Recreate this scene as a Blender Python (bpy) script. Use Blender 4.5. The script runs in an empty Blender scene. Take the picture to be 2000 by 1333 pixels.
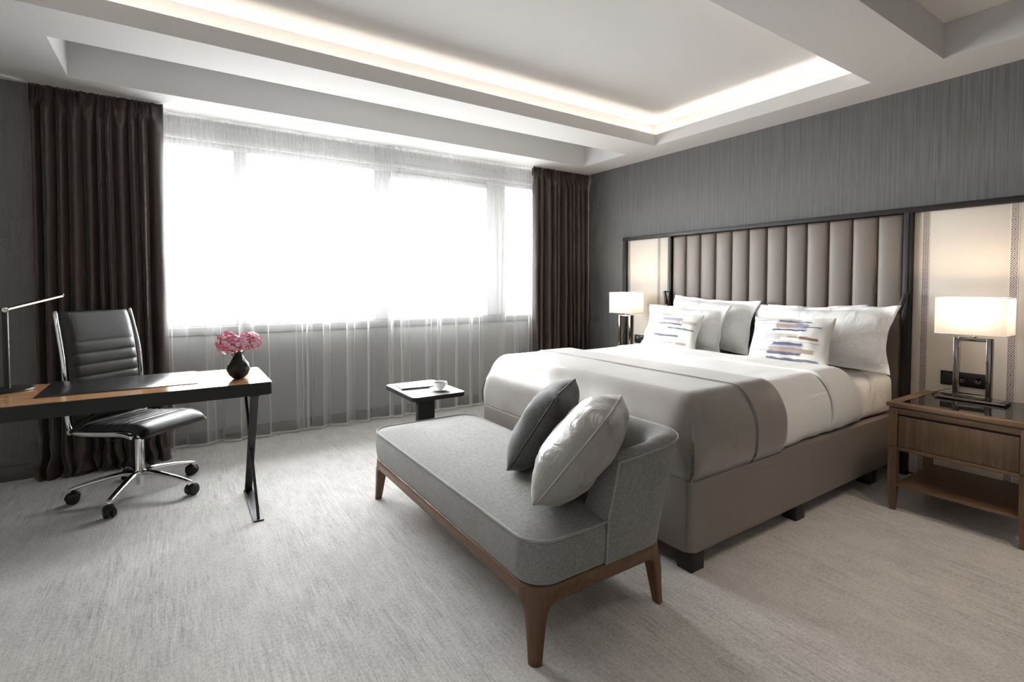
import bpy, bmesh, math, random
from mathutils import Vector, Matrix, noise
random.seed(7)
sc = bpy.context.scene
col = sc.collection
R = math.radians
PI = math.pi

# ------------------------------------------------------------------ camera, sky, exposure
F_PX, CAM = 983.0, (-4.17, -4.586, 1.29)
cd = bpy.data.cameras.new('camera'); cam = bpy.data.objects.new('camera', cd); col.objects.link(cam)
cd.sensor_fit = 'HORIZONTAL'; cd.sensor_width = 36.0
cd.lens = F_PX / 2000 * 36.0
cd.shift_y = -(666.5 - 590.0) / 2000
cd.clip_start = 0.05
cam.location = CAM
_a = math.atan2(1480, F_PX)
_f = Vector((math.cos(_a), math.sin(_a), -32 / F_PX)).normalized()
cam.rotation_euler = _f.to_track_quat('-Z', 'Y').to_euler()
sc.camera = cam

SKY = 33.0
world = bpy.data.worlds.new('overcast_sky'); sc.world = world; world.use_nodes = True
bg = world.node_tree.nodes['Background']
bg.inputs['Strength'].default_value = SKY
# even overcast sky above, grey street and facades below the horizon
_wt = world.node_tree; _tc = _wt.nodes.new('ShaderNodeTexCoord'); _sp = _wt.nodes.new('ShaderNodeSeparateXYZ'); _rp = _wt.nodes.new('ShaderNodeValToRGB')
_wt.links.new(_tc.outputs['Generated'], _sp.inputs[0]); _mr = _wt.nodes.new('ShaderNodeMapRange'); _wt.links.new(_sp.outputs[2], _mr.inputs[0])
_mr.inputs[1].default_value = -1.0; _mr.inputs[2].default_value = 1.0
_wt.links.new(_mr.outputs[0], _rp.inputs[0]); _wt.links.new(_rp.outputs[0], bg.inputs['Color'])
_rp.color_ramp.elements[0].position = 0.47; _rp.color_ramp.elements[0].color = (0.33, 0.328, 0.325, 1)
_rp.color_ramp.elements[1].position = 0.53; _rp.color_ramp.elements[1].color = (0.985, 0.992, 1.0, 1)

sc.view_settings.view_transform = 'Standard'; sc.view_settings.look = 'None'
sc.view_settings.gamma = 1.0; sc.view_settings.use_curve_mapping = False
sc.view_settings.exposure = 0.42
COVE = 16.0
LAMP_W = 7.4
DOWN_W = 36.0
sc.cycles.use_denoising = True
sc.cycles.max_bounces = 6; sc.cycles.diffuse_bounces = 4; sc.cycles.glossy_bounces = 3
sc.cycles.transmission_bounces = 4; sc.cycles.transparent_max_bounces = 14
sc.cycles.use_adaptive_sampling = True; sc.cycles.adaptive_threshold = 0.07; sc.cycles.adaptive_min_samples = 12
sc.cycles.time_limit = 900
sc.cycles.caustics_reflective = False; sc.cycles.caustics_refractive = False
sc.cycles.sample_clamp_indirect = 6.0
# light portal in the window opening: emits nothing, only tells the sampler where the sky comes in
pl = bpy.data.lights.new('window_portal', 'AREA'); pl.shape = 'RECTANGLE'; pl.size = 4.5; pl.size_y = 1.6
pl.cycles.is_portal = True
po = bpy.data.objects.new('window_portal', pl); col.objects.link(po)
po.location = (-2.5, 0.36, 1.68); po.rotation_euler = (R(-90), 0, 0)

# ------------------------------------------------------------------ helpers
def tag(o, label=None, cat=None, group=None, kind=None):
    if label: o['label'] = label
    if cat: o['category'] = cat
    if group: o['group'] = group
    if kind: o['kind'] = kind
    return o

def empty(name, loc=(0, 0, 0), rz=0.0, label=None, cat=None, group=None, kind=None):
    o = bpy.data.objects.new(name, None); col.objects.link(o)
    o.location = loc; o.rotation_euler = (0, 0, rz); o.empty_display_size = 0.1
    return tag(o, label, cat, group, kind)

def link(name, me, mat=None, parent=None, loc=(0, 0, 0), rot=(0, 0, 0), smooth=True):
    if mat is not None and not me.materials: me.materials.append(mat)
    if smooth:
        for p in me.polygons: p.use_smooth = True
    o = bpy.data.objects.new(name, me); col.objects.link(o)
    o.location = loc; o.rotation_euler = rot
    if parent is not None: o.parent = parent
    return o

def pyd(name, vs, fs, mat=None, parent=None, loc=(0, 0, 0), rot=(0, 0, 0), smooth=True):
    me = bpy.data.meshes.new(name); me.from_pydata([tuple(v) for v in vs], [], fs); me.update()
    return link(name, me, mat, parent, loc, rot, smooth)

def bm_obj(name, bm, mat=None, parent=None, loc=(0, 0, 0), rot=(0, 0, 0), smooth=False, sharp=None):
    bmesh.ops.recalc_face_normals(bm, faces=bm.faces)
    me = bpy.data.meshes.new(name); bm.to_mesh(me); bm.free()
    o = link(name, me, mat, parent, loc, rot, smooth)
    if sharp: me.set_sharp_from_angle(angle=R(sharp))
    return o

def box_bm(x0, x1, y0, y1, z0, z1, bev=0.0, seg=2):
    bm = bmesh.new()
    bmesh.ops.create_cube(bm, size=1.0)
    for v in bm.verts:
        v.co = Vector(((x0 + x1) / 2 + v.co.x * (x1 - x0), (y0 + y1) / 2 + v.co.y * (y1 - y0), (z0 + z1) / 2 + v.co.z * (z1 - z0)))
    if bev > 0:
        bmesh.ops.bevel(bm, geom=list(bm.edges), offset=bev, segments=seg, profile=0.5, affect='EDGES')
    return bm

def box(name, x0, x1, y0, y1, z0, z1, mat, parent=None, bev=0.0, seg=2, loc=(0, 0, 0), rot=(0, 0, 0)):
    return bm_obj(name, box_bm(x0, x1, y0, y1, z0, z1, bev, seg), mat, parent, loc, rot, smooth=bev > 0, sharp=40 if bev > 0 else None)

def rrect(x0, x1, y0, y1, r, n=8):
    """rounded rectangle outline, counter clockwise"""
    pts = []
    for cx, cy, a0 in ((x1 - r, y1 - r, 0), (x0 + r, y1 - r, 90), (x0 + r, y0 + r, 180), (x1 - r, y0 + r, 270)):
        for i in range(n + 1):
            a = R(a0 + 90.0 * i / n); pts.append((cx + r * math.cos(a), cy + r * math.sin(a)))
    return pts

def prism(name, pts, z0, z1, mat, parent=None, bev=0.0, seg=2, loc=(0, 0, 0), rot=(0, 0, 0), sharp=40):
    bm = bmesh.new()
    lo = [bm.verts.new((p[0], p[1], z0)) for p in pts]; hi = [bm.verts.new((p[0], p[1], z1)) for p in pts]
    n = len(pts)
    bm.faces.new(lo[::-1]); bm.faces.new(hi)
    for i in range(n): bm.faces.new((lo[i], lo[(i + 1) % n], hi[(i + 1) % n], hi[i]))
    if bev > 0:
        ed = [e for e in bm.edges if abs(e.verts[0].co.z - e.verts[1].co.z) < 1e-6]
        bmesh.ops.bevel(bm, geom=ed, offset=bev, segments=seg, profile=0.5, affect='EDGES')
    return bm_obj(name, bm, mat, parent, loc, rot, smooth=True, sharp=sharp)

def loft(name, rings, mat, parent=None, caps=True, closed=True, loc=(0, 0, 0), rot=(0, 0, 0), smooth=True, sharp=None):
    n = len(rings[0]); vs = [p for r in rings for p in r]; fs = []
    for i in range(len(rings) - 1):
        for j in range(n if closed else n - 1):
            k = (j + 1) % n
            fs.append((i * n + j, i * n + k, (i + 1) * n + k, (i + 1) * n + j))
    if caps and closed:
        fs.append(tuple(range(n - 1, -1, -1))); fs.append(tuple(range((len(rings) - 1) * n, len(rings) * n)))
    o = pyd(name, vs, fs, mat, parent, loc, rot, smooth)
    bm = bmesh.new(); bm.from_mesh(o.data); bmesh.ops.recalc_face_normals(bm, faces=bm.faces); bm.to_mesh(o.data); bm.free()
    if sharp: o.data.set_sharp_from_angle(angle=R(sharp))
    return o

def lathe(name, prof, mat, parent=None, n=32, loc=(0, 0, 0), rot=(0, 0, 0), sharp=None, caps=True):
    rings = [[(r * math.cos(2 * PI * i / n), r * math.sin(2 * PI * i / n), z) for i in range(n)] for r, z in prof]
    return loft(name, rings, mat, parent, caps, True, loc, rot, True, sharp)

def tube(name, path, rad, mat, parent=None, n=10, loc=(0, 0, 0), rot=(0, 0, 0), flat=None, cyc=False, up=None):
    """tube along a path; rad a number or list; flat=(a, b) makes an a by b elliptical section"""
    P = [Vector(p) for p in path]; m = len(P); rings = []
    pn = None
    for i in range(m):
        if cyc: t = (P[(i + 1) % m] - P[i - 1]).normalized()
        else: t = (P[min(i + 1, m - 1)] - P[max(i - 1, 0)]).normalized()
        if pn is None:
            ref = Vector(up) if up else (Vector((0, 0, 1)) if abs(t.z) < 0.9 else Vector((1, 0, 0)))
            nn = (ref - t * ref.dot(t)).normalized()
        else:
            nn = (pn - t * pn.dot(t)).normalized()
        pn = nn; b = t.cross(nn)
        r = rad[i] if isinstance(rad, (list, tuple)) else rad
        ra, rb = (r, r) if flat is None else (r * flat[0], r * flat[1])
        rings.append([P[i] + nn * (ra * math.cos(2 * PI * k / n)) + b * (rb * math.sin(2 * PI * k / n)) for k in range(n)])
    if cyc: rings.append(rings[0])
    return loft(name, rings, mat, parent, not cyc, True, loc, rot)

def bez(pts, n=10):
    """Catmull-Rom through points"""
    P = [Vector(p) for p in pts]; out = []
    for i in range(len(P) - 1):
        p0, p1, p2, p3 = P[max(i - 1, 0)], P[i], P[i + 1], P[min(i + 2, len(P) - 1)]
        for k in range(n):
            t = k / n
            out.append(0.5 * ((2 * p1) + (p2 - p0) * t + (2 * p0 - 5 * p1 + 4 * p2 - p3) * t * t + (3 * p1 - p0 - 3 * p2 + p3) * t ** 3))
    out.append(P[-1]); return out

def copy_tree(o, parent=None):
    c = o.copy(); col.objects.link(c)
    if parent is not None: c.parent = parent
    for ch in list(o.children): copy_tree(ch, c)
    return c

def grid_obj(name, fn, nu, nv, mat, parent=None, thick=0.0, loc=(0, 0, 0), rot=(0, 0, 0)):
    """surface fn(u, v), u and v in 0..1"""
    vs = [fn(i / nu, j / nv) for i in range(nu + 1) for j in range(nv + 1)]
    fs = [(i * (nv + 1) + j, (i + 1) * (nv + 1) + j, (i + 1) * (nv + 1) + j + 1, i * (nv + 1) + j + 1) for i in range(nu) for j in range(nv)]
    o = pyd(name, vs, fs, mat, parent, loc, rot)
    if thick:
        m = o.modifiers.new('thickness', 'SOLIDIFY'); m.thickness = thick; m.offset = 0
    return o

def smooth01(a, b, x):
    t = max(0.0, min(1.0, (x - a) / (b - a))); return t * t * (3 - 2 * t)

# ------------------------------------------------------------------ materials
class NT:
    def __init__(s, name):
        s.m = bpy.data.materials.new(name); s.m.use_nodes = True
        s.t = s.m.node_tree; s.t.nodes.clear()
        s.out = s.t.nodes.new('ShaderNodeOutputMaterial')
    def n(s, typ, **kw):
        nd = s.t.nodes.new('ShaderNode' + typ)
        for k, v in kw.items():
            if k.startswith('_'): setattr(nd, k[1:], v)
            else:
                key = int(k[1:]) if k[0] == 'i' and k[1:].isdigit() else k.replace('_', ' ')
                s.set(nd.inputs[key], v)
        return nd
    def set(s, sock, v):
        if isinstance(v, bpy.types.NodeSocket): s.t.links.new(v, sock)
        elif isinstance(v, bpy.types.Node): s.t.links.new(v.outputs[0], sock)
        else:
            if sock.type == 'RGBA' and len(v) == 3: v = (*v, 1)
            sock.default_value = v
    def math(s, op, a, b=None, c=None, clamp=False):
        nd = s.t.nodes.new('ShaderNodeMath'); nd.operation = op; nd.use_clamp = clamp
        for i, v in enumerate((a, b, c)):
            if v is not None: s.set(nd.inputs[i], v)
        return nd.outputs[0]
    def mix(s, f, a, b, mode='MIX'):
        nd = s.t.nodes.new('ShaderNodeMix'); nd.data_type = 'RGBA'; nd.blend_type = mode
        s.set(nd.inputs[0], f); s.set(nd.inputs[6], a); s.set(nd.inputs[7], b); return nd.outputs[2]
    def coord(s, kind='Object', scale=(1, 1, 1), rot=(0, 0, 0), loc=(0, 0, 0)):
        tc = s.t.nodes.new('ShaderNodeTexCoord'); mp = s.t.nodes.new('ShaderNodeMapping')
        s.t.links.new(tc.outputs[kind], mp.inputs[0])
        mp.inputs['Scale'].default_value = scale; mp.inputs['Rotation'].default_value = rot; mp.inputs['Location'].default_value = loc
        return mp.outputs[0]
    def noise(s, vec, scale, detail=3, rough=0.55, dist=0.0):
        nd = s.n('TexNoise', Scale=scale, Detail=detail, Roughness=rough, Distortion=dist); s.set(nd.inputs['Vector'], vec); return nd.outputs['Fac']
    def ramp(s, f, stops):
        nd = s.t.nodes.new('ShaderNodeValToRGB'); s.set(nd.inputs[0], f)
        e = nd.color_ramp.elements
        while len(e) < len(stops): e.new(0.5)
        for el, (p, c) in zip(e, stops):
            el.position = p; el.color = (*c, 1) if len(c) == 3 else c
        return nd.outputs[0]
    def bump(s, h, strength=0.3, dist=0.01):
        return s.n('Bump', Height=h, Strength=strength, Distance=dist).outputs[0]
    def bsdf(s, **kw):
        b = s.n('BsdfPrincipled', **kw); s.t.links.new(b.outputs[0], s.out.inputs[0]); return b

def g(v): return (v, v, v)
def plain(name, c, rough=0.5, metal=0.0, nscale=30.0, nstr=0.05, var=0.06, **kw):
    """colour with slight mottling and fine relief"""
    t = NT(name); v = t.coord('Object')
    f = t.noise(v, nscale, 4)
    a = tuple(x * (1 - var) for x in c); b = tuple(min(1, x * (1 + var)) for x in c)
    t.bsdf(Base_Color=t.ramp(f, [(0.3, a), (0.7, b)]), Roughness=rough, Metallic=metal, Normal=t.bump(f, nstr, 0.004), **kw)
    return t.m

def weave(name, c1, c2, scale=600.0, rough=0.9, strength=0.35, sheen=0.2, mott=0.25):
    """woven melange cloth: two crossed thread directions"""
    t = NT(name)
    v = t.coord('Object')
    n1 = t.noise(t.coord('Object', (scale, scale, scale * 0.08)), 1.0, 2)
    n2 = t.noise(t.coord('Object', (scale * 0.08, scale * 0.08, scale)), 1.0, 2)
    n3 = t.noise(t.coord('Object', (scale * 0.09, scale, scale * 0.5)), 1.0, 2)
    f = t.math('ADD', t.math('MULTIPLY', n1, 0.5), t.math('ADD', t.math('MULTIPLY', n2, 0.3), t.math('MULTIPLY', n3, 0.2)))
    big = t.noise(v, 6.0, 3)
    c = t.ramp(f, [(0.36, c1), (0.64, c2)])
    c = t.mix(mott, c, t.ramp(big, [(0.3, g(0.35)), (0.7, g(0.7))]), 'OVERLAY')
    t.bsdf(Base_Color=c, Roughness=rough, Sheen_Weight=sheen, Normal=t.bump(f, strength, 0.002))
    return t.m

def wood(name, c1, c2, axis='Y', rough=0.45, scale=1.0, fine=True):
    t = NT(name)
    st = {'X': (1.2, 22, 22), 'Y': (22, 1.2, 22), 'Z': (22, 22, 1.2)}[axis]
    st = tuple(x * scale for x in st)
    v = t.coord('Object', st)
    n = t.noise(v, 1.0, 5, 0.6, 1.2)
    st2 = tuple(x * 9 for x in st)
    n2 = t.noise(t.coord('Object', st2), 1.0, 3)
    f = t.math('ADD', t.math('MULTIPLY', n, 0.7), t.math('MULTIPLY', n2, 0.3))
    t.bsdf(Base_Color=t.ramp(f, [(0.32, c1), (0.68, c2)]), Roughness=rough, Normal=t.bump(n2, 0.15, 0.002))
    return t.m

M = {}
# plaster and paint
M['plaster'] = plain('white_plaster', (0.64, 0.636, 0.628), 0.85, nscale=60, nstr=0.03, var=0.012)
M['frame_paint'] = plain('window_frame_paint', (0.42, 0.42, 0.42), 0.5, nscale=40, nstr=0.02, var=0.03)
M['sill_paint'] = plain('sill_paint', (0.20, 0.20, 0.198), 0.5, nscale=40, nstr=0.02, var=0.03)
M['concrete'] = plain('grey_concrete', (0.38, 0.375, 0.365), 0.85, nscale=14, nstr=0.1, var=0.08)
M['apron'] = plain('apron_paint', (0.30, 0.30, 0.295), 0.7, nscale=50, nstr=0.03, var=0.03)
M['base_paint'] = plain('baseboard_paint', (0.13, 0.13, 0.13), 0.55, nscale=40, nstr=0.03, var=0.04)

def wallpaper(name, dark, light):
    t = NT(name)
    a = t.noise(t.coord('Object', (70, 70, 0.5)), 1.0, 3, 0.7)
    b = t.noise(t.coord('Object', (260, 260, 3.0)), 1.0, 2, 0.6)
    f = t.math('ADD', t.math('MULTIPLY', a, 0.45), t.math('MULTIPLY', b, 0.55))
    t.bsdf(Base_Color=t.ramp(f, [(0.33, dark), (0.67, light)]), Roughness=0.72, Normal=t.bump(f, 0.25, 0.003))
    return t.m
M['wallpaper'] = wallpaper('grey_streaked_wallpaper', g(0.092), (0.190, 0.189, 0.188))
M['wallpaper_dark'] = wallpaper('dark_grey_wallpaper', g(0.150), (0.190, 0.187, 0.183))
M['left_wall'] = plain('white_plaster_wall', (0.86, 0.85, 0.835), 0.8, nscale=40, var=0.02)
M['back_wall'] = plain('pale_plaster_wall', (0.40, 0.385, 0.365), 0.8, nscale=40, var=0.03)

def carpet():
    t = NT('distressed_streaked_carpet')
    streak = t.noise(t.coord('Object', (70, 3.2, 1)), 1.0, 4, 0.7, 0.4)
    streak2 = t.noise(t.coord('Object', (210, 9.0, 1)), 1.0, 3, 0.65)
    patch = t.noise(t.coord('Object', (2.2, 1.3, 1)), 1.0, 3, 0.6)
    cloud = t.noise(t.coord('Object', (1.3, 0.9, 1)), 1.0, 4, 0.6)
    cloud2 = t.noise(t.coord('Object', (9, 5, 1)), 1.0, 4, 0.7)
    speck = t.noise(t.coord('Object', (1, 0.8, 1)), 95, 5, 0.85)
    msk = t.ramp(patch, [(0.38, g(0.15)), (0.62, g(1.0))])
    st = t.math('MULTIPLY', t.math('SUBTRACT', t.math('ADD', t.math('MULTIPLY', streak, 0.5), t.math('MULTIPLY', streak2, 0.5)), 0.5), msk)
    f = t.math('ADD', 0.5, t.math('MULTIPLY', st, 1.05))
    f = t.math('ADD', f, t.math('MULTIPLY', t.math('SUBTRACT', speck, 0.5), 0.85))
    f = t.math('ADD', f, t.math('MULTIPLY', t.math('SUBTRACT', cloud, 0.5), 0.16))
    f = t.math('ADD', f, t.math('MULTIPLY', t.math('SUBTRACT', cloud2, 0.5), 0.30))
    c = t.ramp(f, [(0.26, (0.30, 0.289, 0.28)), (0.45, (0.56, 0.547, 0.533)), (0.60, (0.72, 0.706, 0.69)), (0.78, (0.80, 0.787, 0.772))])
    pile = t.noise(t.coord('Object'), 700, 2)
    h = t.math('ADD', f, t.math('MULTIPLY', pile, 0.5))
    t.bsdf(Base_Color=c, Roughness=0.95, Sheen_Weight=0.1, Normal=t.bump(h, 0.4, 0.005))
    return t.m
M['carpet'] = carpet()

def sheer(name, base, edge):
    """thin net: denser where it is seen along the threads"""
    t = NT(name)
    lw = t.n('LayerWeight', Blend=0.35)
    thr = t.noise(t.coord('Object', (900, 900, 25)), 1.0, 2)
    fac = t.math('ADD', t.math('MULTIPLY', lw.outputs['Facing'], edge), base)
    fac = t.math('ADD', fac, t.math('MULTIPLY', t.math('SUBTRACT', thr, 0.5), 0.12), clamp=True)
    tr = t.n('BsdfTransparent', Color=(1, 1, 1))
    di = t.n('BsdfDiffuse', Color=g(0.86)); tl = t.n('BsdfTranslucent', Color=g(0.86))
    mx = t.n('MixShader', i0=0.014, i1=di, i2=tl)
    o = t.n('MixShader', i0=fac, i1=tr, i2=mx)
    t.t.links.new(o.outputs[0], t.out.inputs[0]); return t.m
M['sheer'] = sheer('white_sheer_net', 0.18, 0.80)
M['sheer_head'] = sheer('white_sheer_heading', 0.36, 0.35)
M['sheer_hem'] = sheer('white_sheer_hem', 0.6, 0.3)

def drape():
    t = NT('dark_brown_satin')
    n = t.noise(t.coord('Object', (400, 400, 30)), 1.0, 2)
    t.bsdf(Base_Color=t.ramp(n, [(0.35, (0.043, 0.031, 0.0275)), (0.65, (0.076, 0.054, 0.047))]), Roughness=0.42,
           Sheen_Weight=0.3, Sheen_Roughness=0.4, Specular_IOR_Level=0.55, Normal=t.bump(n, 0.12, 0.001))
    return t.m
M['drape'] = drape()

def linen(name, c, bumpscale=5.0, strength=0.25, rough=0.75, sheen=0.15, stretch=(1, 1, 1)):
    t = NT(name)
    w = t.noise(t.coord('Object', stretch), bumpscale, 3, 0.5, 1.4)
    th = t.noise(t.coord('Object'), 500, 2)
    h = t.math('ADD', w, t.math('MULTIPLY', th, 0.02))
    v = t.ramp(th, [(0.3, tuple(x * 0.96 for x in c)), (0.7, c)])
    t.bsdf(Base_Color=v, Roughness=rough, Sheen_Weight=sheen, Normal=t.bump(h, strength, 0.03))
    return t.m
M['white_cotton'] = linen('white_cotton', (0.86, 0.855, 0.845), 9, 0.42)
M['duvet_cotton'] = linen('white_duvet_cotton', (0.86, 0.855, 0.845), 3.5, 0.20, stretch=(0.5, 1.4, 1))
M['throw'] = linen('taupe_satin', (0.245, 0.220, 0.200), 3, 0.08, rough=0.38, sheen=0.4)
M['throw_piping'] = plain('dark_taupe_piping', (0.12, 0.105, 0.098), 0.5)
M['bed_base'] = plain('taupe_upholstery', (0.225, 0.198, 0.176), 0.62, nscale=160, nstr=0.12, var=0.05)
M['leather_taupe'] = plain('taupe_leather', (0.160, 0.132, 0.111), 0.48, nscale=220, nstr=0.12, var=0.05)
M['black_block'] = plain('black_block', g(0.012), 0.5)
M['dark_frame'] = wood('dark_stained_frame', (0.006, 0.005, 0.0045), (0.014, 0.011, 0.010), 'Y', 0.55)
M['cream_panel'] = linen('cream_panel_cloth', (0.66, 0.61, 0.545), 30, 0.02, rough=0.8, sheen=0.05)
M['oak'] = wood('brown_oak', (0.115, 0.066, 0.036), (0.235, 0.145, 0.085), 'Y', 0.42)
M['oak_z'] = wood('brown_oak_upright', (0.115, 0.066, 0.036), (0.235, 0.145, 0.085), 'Z', 0.42)
M['oak_x'] = wood('brown_oak_cross', (0.115, 0.066, 0.036), (0.235, 0.145, 0.085), 'X', 0.42)
M['oak_drawer'] = wood('brown_oak_drawer_veneer', (0.095, 0.058, 0.034), (0.215, 0.138, 0.084), 'Z', 0.45, 1.1)
M['walnut'] = wood('walnut', (0.095, 0.046, 0.021), (0.19, 0.098, 0.048), 'Y', 0.4)
M['walnut_z'] = wood('walnut_upright', (0.080, 0.037, 0.017), (0.165, 0.080, 0.038), 'Z', 0.4)
M['desk_wood'] = wood('desk_veneer', (0.30, 0.155, 0.070), (0.46, 0.26, 0.13), 'X', 0.12, 0.8)
M['black_glass'] = plain('black_glass', g(0.010), 0.03, nscale=3, nstr=0.0)
M['black_matt'] = plain('black_lacquer', g(0.007), 0.48, nstr=0.02)
M['black_metal'] = plain('black_powder_coat', g(0.010), 0.42, nscale=120, nstr=0.03)
M['steel'] = plain('dark_polished_steel', (0.26, 0.235, 0.21), 0.14, 1.0, nscale=80, nstr=0.01)
M['chrome'] = plain('chrome', g(0.80), 0.08, 1.0, nscale=10, nstr=0.0)
M['chair_leather'] = plain('black_leather', g(0.013), 0.38, nscale=260, nstr=0.10, var=0.1)
M['caster'] = plain('black_nylon', g(0.012), 0.45)
M['pad'] = plain('black_desk_pad', g(0.022), 0.24, nscale=240, nstr=0.1)
M['table_top'] = wood('pale_table_veneer', (0.60, 0.59, 0.575), (0.74, 0.73, 0.715), 'X', 0.2, 1.2)
M['porcelain'] = plain('white_porcelain', g(0.80), 0.12, nscale=3, nstr=0.0, var=0.01)
M['coffee'] = plain('coffee', (0.03, 0.015, 0.008), 0.1)
M['paper'] = plain('white_paper', g(0.78), 0.7, var=0.02)
M['book_cover'] = plain('black_book_cover', g(0.02), 0.4)
M['chaise_cloth'] = weave('grey_melange_weave', (0.118, 0.116, 0.112), (0.325, 0.318, 0.308), 700, strength=0.3, mott=0.12)
M['chaise_piping'] = weave('grey_piping_weave', g(0.19), g(0.40), 700)
M['cushion_dark'] = weave('charcoal_chenille', g(0.045), g(0.15), 600, sheen=0.3)
M['cushion_satin'] = linen('silver_satin', (0.29, 0.272, 0.255), 14, 0.22, rough=0.33, sheen=0.3)
def petal(name, a, b):
    t = NT(name); f = t.noise(t.coord('Object'), 45, 3)
    c = t.ramp(f, [(0.3, a), (0.7, b)])
    t.bsdf(Base_Color=c, Roughness=0.55, Subsurface_Weight=0.0)
    return t.m
M['petal_deep'] = petal('deep_pink_petal', (0.66, 0.11, 0.22), (0.84, 0.30, 0.42))
M['petal_pale'] = petal('pale_pink_petal', (0.82, 0.38, 0.52), (0.91, 0.60, 0.72))
M['leaf'] = plain('green_leaf', (0.36, 0.50, 0.09), 0.5)
M['stem'] = plain('green_stem', (0.06, 0.10, 0.03), 0.5)
def emit(name, c, s):
    t = NT(name); e = t.n('Emission', Color=c, Strength=s); t.t.links.new(e.outputs[0], t.out.inputs[0]); return t.m
M['led_cove'] = emit('warm_cove_light', (1.0, 0.88, 0.77), COVE)
M['led_desk'] = emit('warm_desk_light_strip', (1.0, 0.63, 0.37), 4.5)
M['bulb'] = emit('warm_bulb', (1.0, 0.72, 0.45), 20.0)
def shade():
    t = NT('ivory_lamp_shade_cloth')
    th = t.noise(t.coord('Object', (1, 1, 1)), 700, 2)
    c = t.ramp(th, [(0.3, (0.42, 0.405, 0.395)), (0.7, (0.50, 0.488, 0.475))])
    di = t.n('BsdfDiffuse', Color=c); tl = t.n('BsdfTranslucent', Color=c)
    mx = t.n('MixShader', i0=0.5, i1=di, i2=tl); t.t.links.new(mx.outputs[0], t.out.inputs[0]); return t.m
M['shade'] = shade()
def glass():
    t = NT('window_glass')
    tr = t.n('BsdfTransparent', Color=(0.97, 0.98, 0.98)); gl = t.n('BsdfGlossy', Roughness=0.02)
    mx = t.n('MixShader', i0=0.05, i1=tr, i2=gl); t.t.links.new(mx.outputs[0], t.out.inputs[0]); return t.m
M['glass'] = glass()

def embroidered(name):
    """cream cloth strip with a woven diamond border, u across (y), v up (z)"""
    t = NT(name)
    sep = t.n('SeparateXYZ', Vector=t.coord('Object'))
    y, z = sep.outputs[1], sep.outputs[2]
    P = 0.058
    v = t.math('ABSOLUTE', t.math('SUBTRACT', t.math('FRACT', t.math('DIVIDE', z, P)), 0.5))
    u = t.math('DIVIDE', t.math('ABSOLUTE', y), 0.034)
    d = t.math('ADD', t.math('MULTIPLY', u, 1.0), t.math('MULTIPLY', v, 1.55))
    ring = t.math('GREATER_THAN', t.math('SINE', t.math('MULTIPLY', d, 19.0)), -0.40)
    px = t.n('TexChecker', Scale=230.0, Vector=t.coord('Object', (1, 1, 1)))
    edge = t.math('LESS_THAN', u, 0.50)
    f = t.math('MULTIPLY', ring, edge)
    f = t.math('MULTIPLY', f, t.math('ADD', t.math('MULTIPLY', px.outputs[1], 0.20), 0.80))
    t.bsdf(Base_Color=t.mix(f, (0.66, 0.61, 0.545), (0.085, 0.070, 0.085)), Roughness=0.8)
    return t.m
M['embroidery'] = embroidered('cream_cloth_with_dark_diamond_border')

def brush_print(name, strokes, base=(0.80, 0.775, 0.735)):
    """cloth printed with horizontal brush strokes; strokes: x0, x1, z0, z1, colour (local cushion x/z)"""
    t = NT(name)
    v = t.coord('Object')
    wob = t.noise(t.coord('Object', (9, 1, 30)), 1.0, 3)
    wob2 = t.noise(t.coord('Object', (3, 1, 160)), 1.0, 3, 0.7)
    sep = t.n('SeparateXYZ', Vector=v)
    x = t.math('ADD', sep.outputs[0], t.math('MULTIPLY', t.math('SUBTRACT', wob2, 0.5), 0.07))
    z = t.math('ADD', sep.outputs[2], t.math('MULTIPLY', t.math('SUBTRACT', wob, 0.5), 0.022))
    c = base
    for (x0, x1, z0, z1, cc, al) in strokes:
        a = t.math('MULTIPLY', t.math('GREATER_THAN', x, x0), t.math('LESS_THAN', x, x1))
        b = t.math('MULTIPLY', t.math('GREATER_THAN', z, z0), t.math('LESS_THAN', z, z1))
        c = t.mix(t.math('MULTIPLY', t.math('MULTIPLY', a, b), al), c, cc)
    w = t.noise(v, 7, 3)
    t.bsdf(Base_Color=c, Roughness=0.78, Sheen_Weight=0.1, Normal=t.bump(w, 0.15, 0.03))
    return t.m

# ------------------------------------------------------------------ the room
CEIL = 2.622
XL, YN = -6.1, -6.4          # left wall, wall behind the camera
YW = 0.20                    # inner face of the window apron
floor = box('floor', XL, 0.0, YN, 0.45, -0.05, 0.0, M['carpet']); tag(floor, 'pale grey carpet with worn streaks across the room', 'floor', kind='structure')
w = box('wall_right', 0.0, 0.12, YN, 0.45, 0.0, 3.0, M['wallpaper']); tag(w, 'grey streaked wallpaper wall behind the bed', 'wall', kind='structure')
w = box('wall_left', XL - 0.12, XL, YN, 0.45, 0.0, 3.0, M['left_wall']); tag(w, 'pale wall beyond the desk', 'wall', kind='structure')
w = box('wall_near', XL, 0.0, YN - 0.12, YN, 0.0, 3.0, M['back_wall']); tag(w, 'pale wall facing the windows', 'wall', kind='structure')
w = box('wall_pier', XL, -4.945, -0.02, 0.45, 0.0, CEIL, M['wallpaper_dark']); tag(w, 'dark grey wall pier beside the gathered curtain and desk', 'wall', kind='structure')
wf = empty('wall_far', (0, YW, 0), label='low grey wall below and around the window', cat='wall', kind='structure')
box('apron', -4.945, 0, 0, 0.25, 0, 0.885, M['apron'], wf)
box('lintel', -4.945, 0, 0, 0.25, 2.50, CEIL, M['frame_paint'], wf)
box('jamb', -0.42, 0, 0, 0.25, 0.885, 2.50, M['apron'], wf)
box('jamb', -4.945, -4.75, 0, 0.25, 0.885, 2.50, M['apron'], wf)
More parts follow.
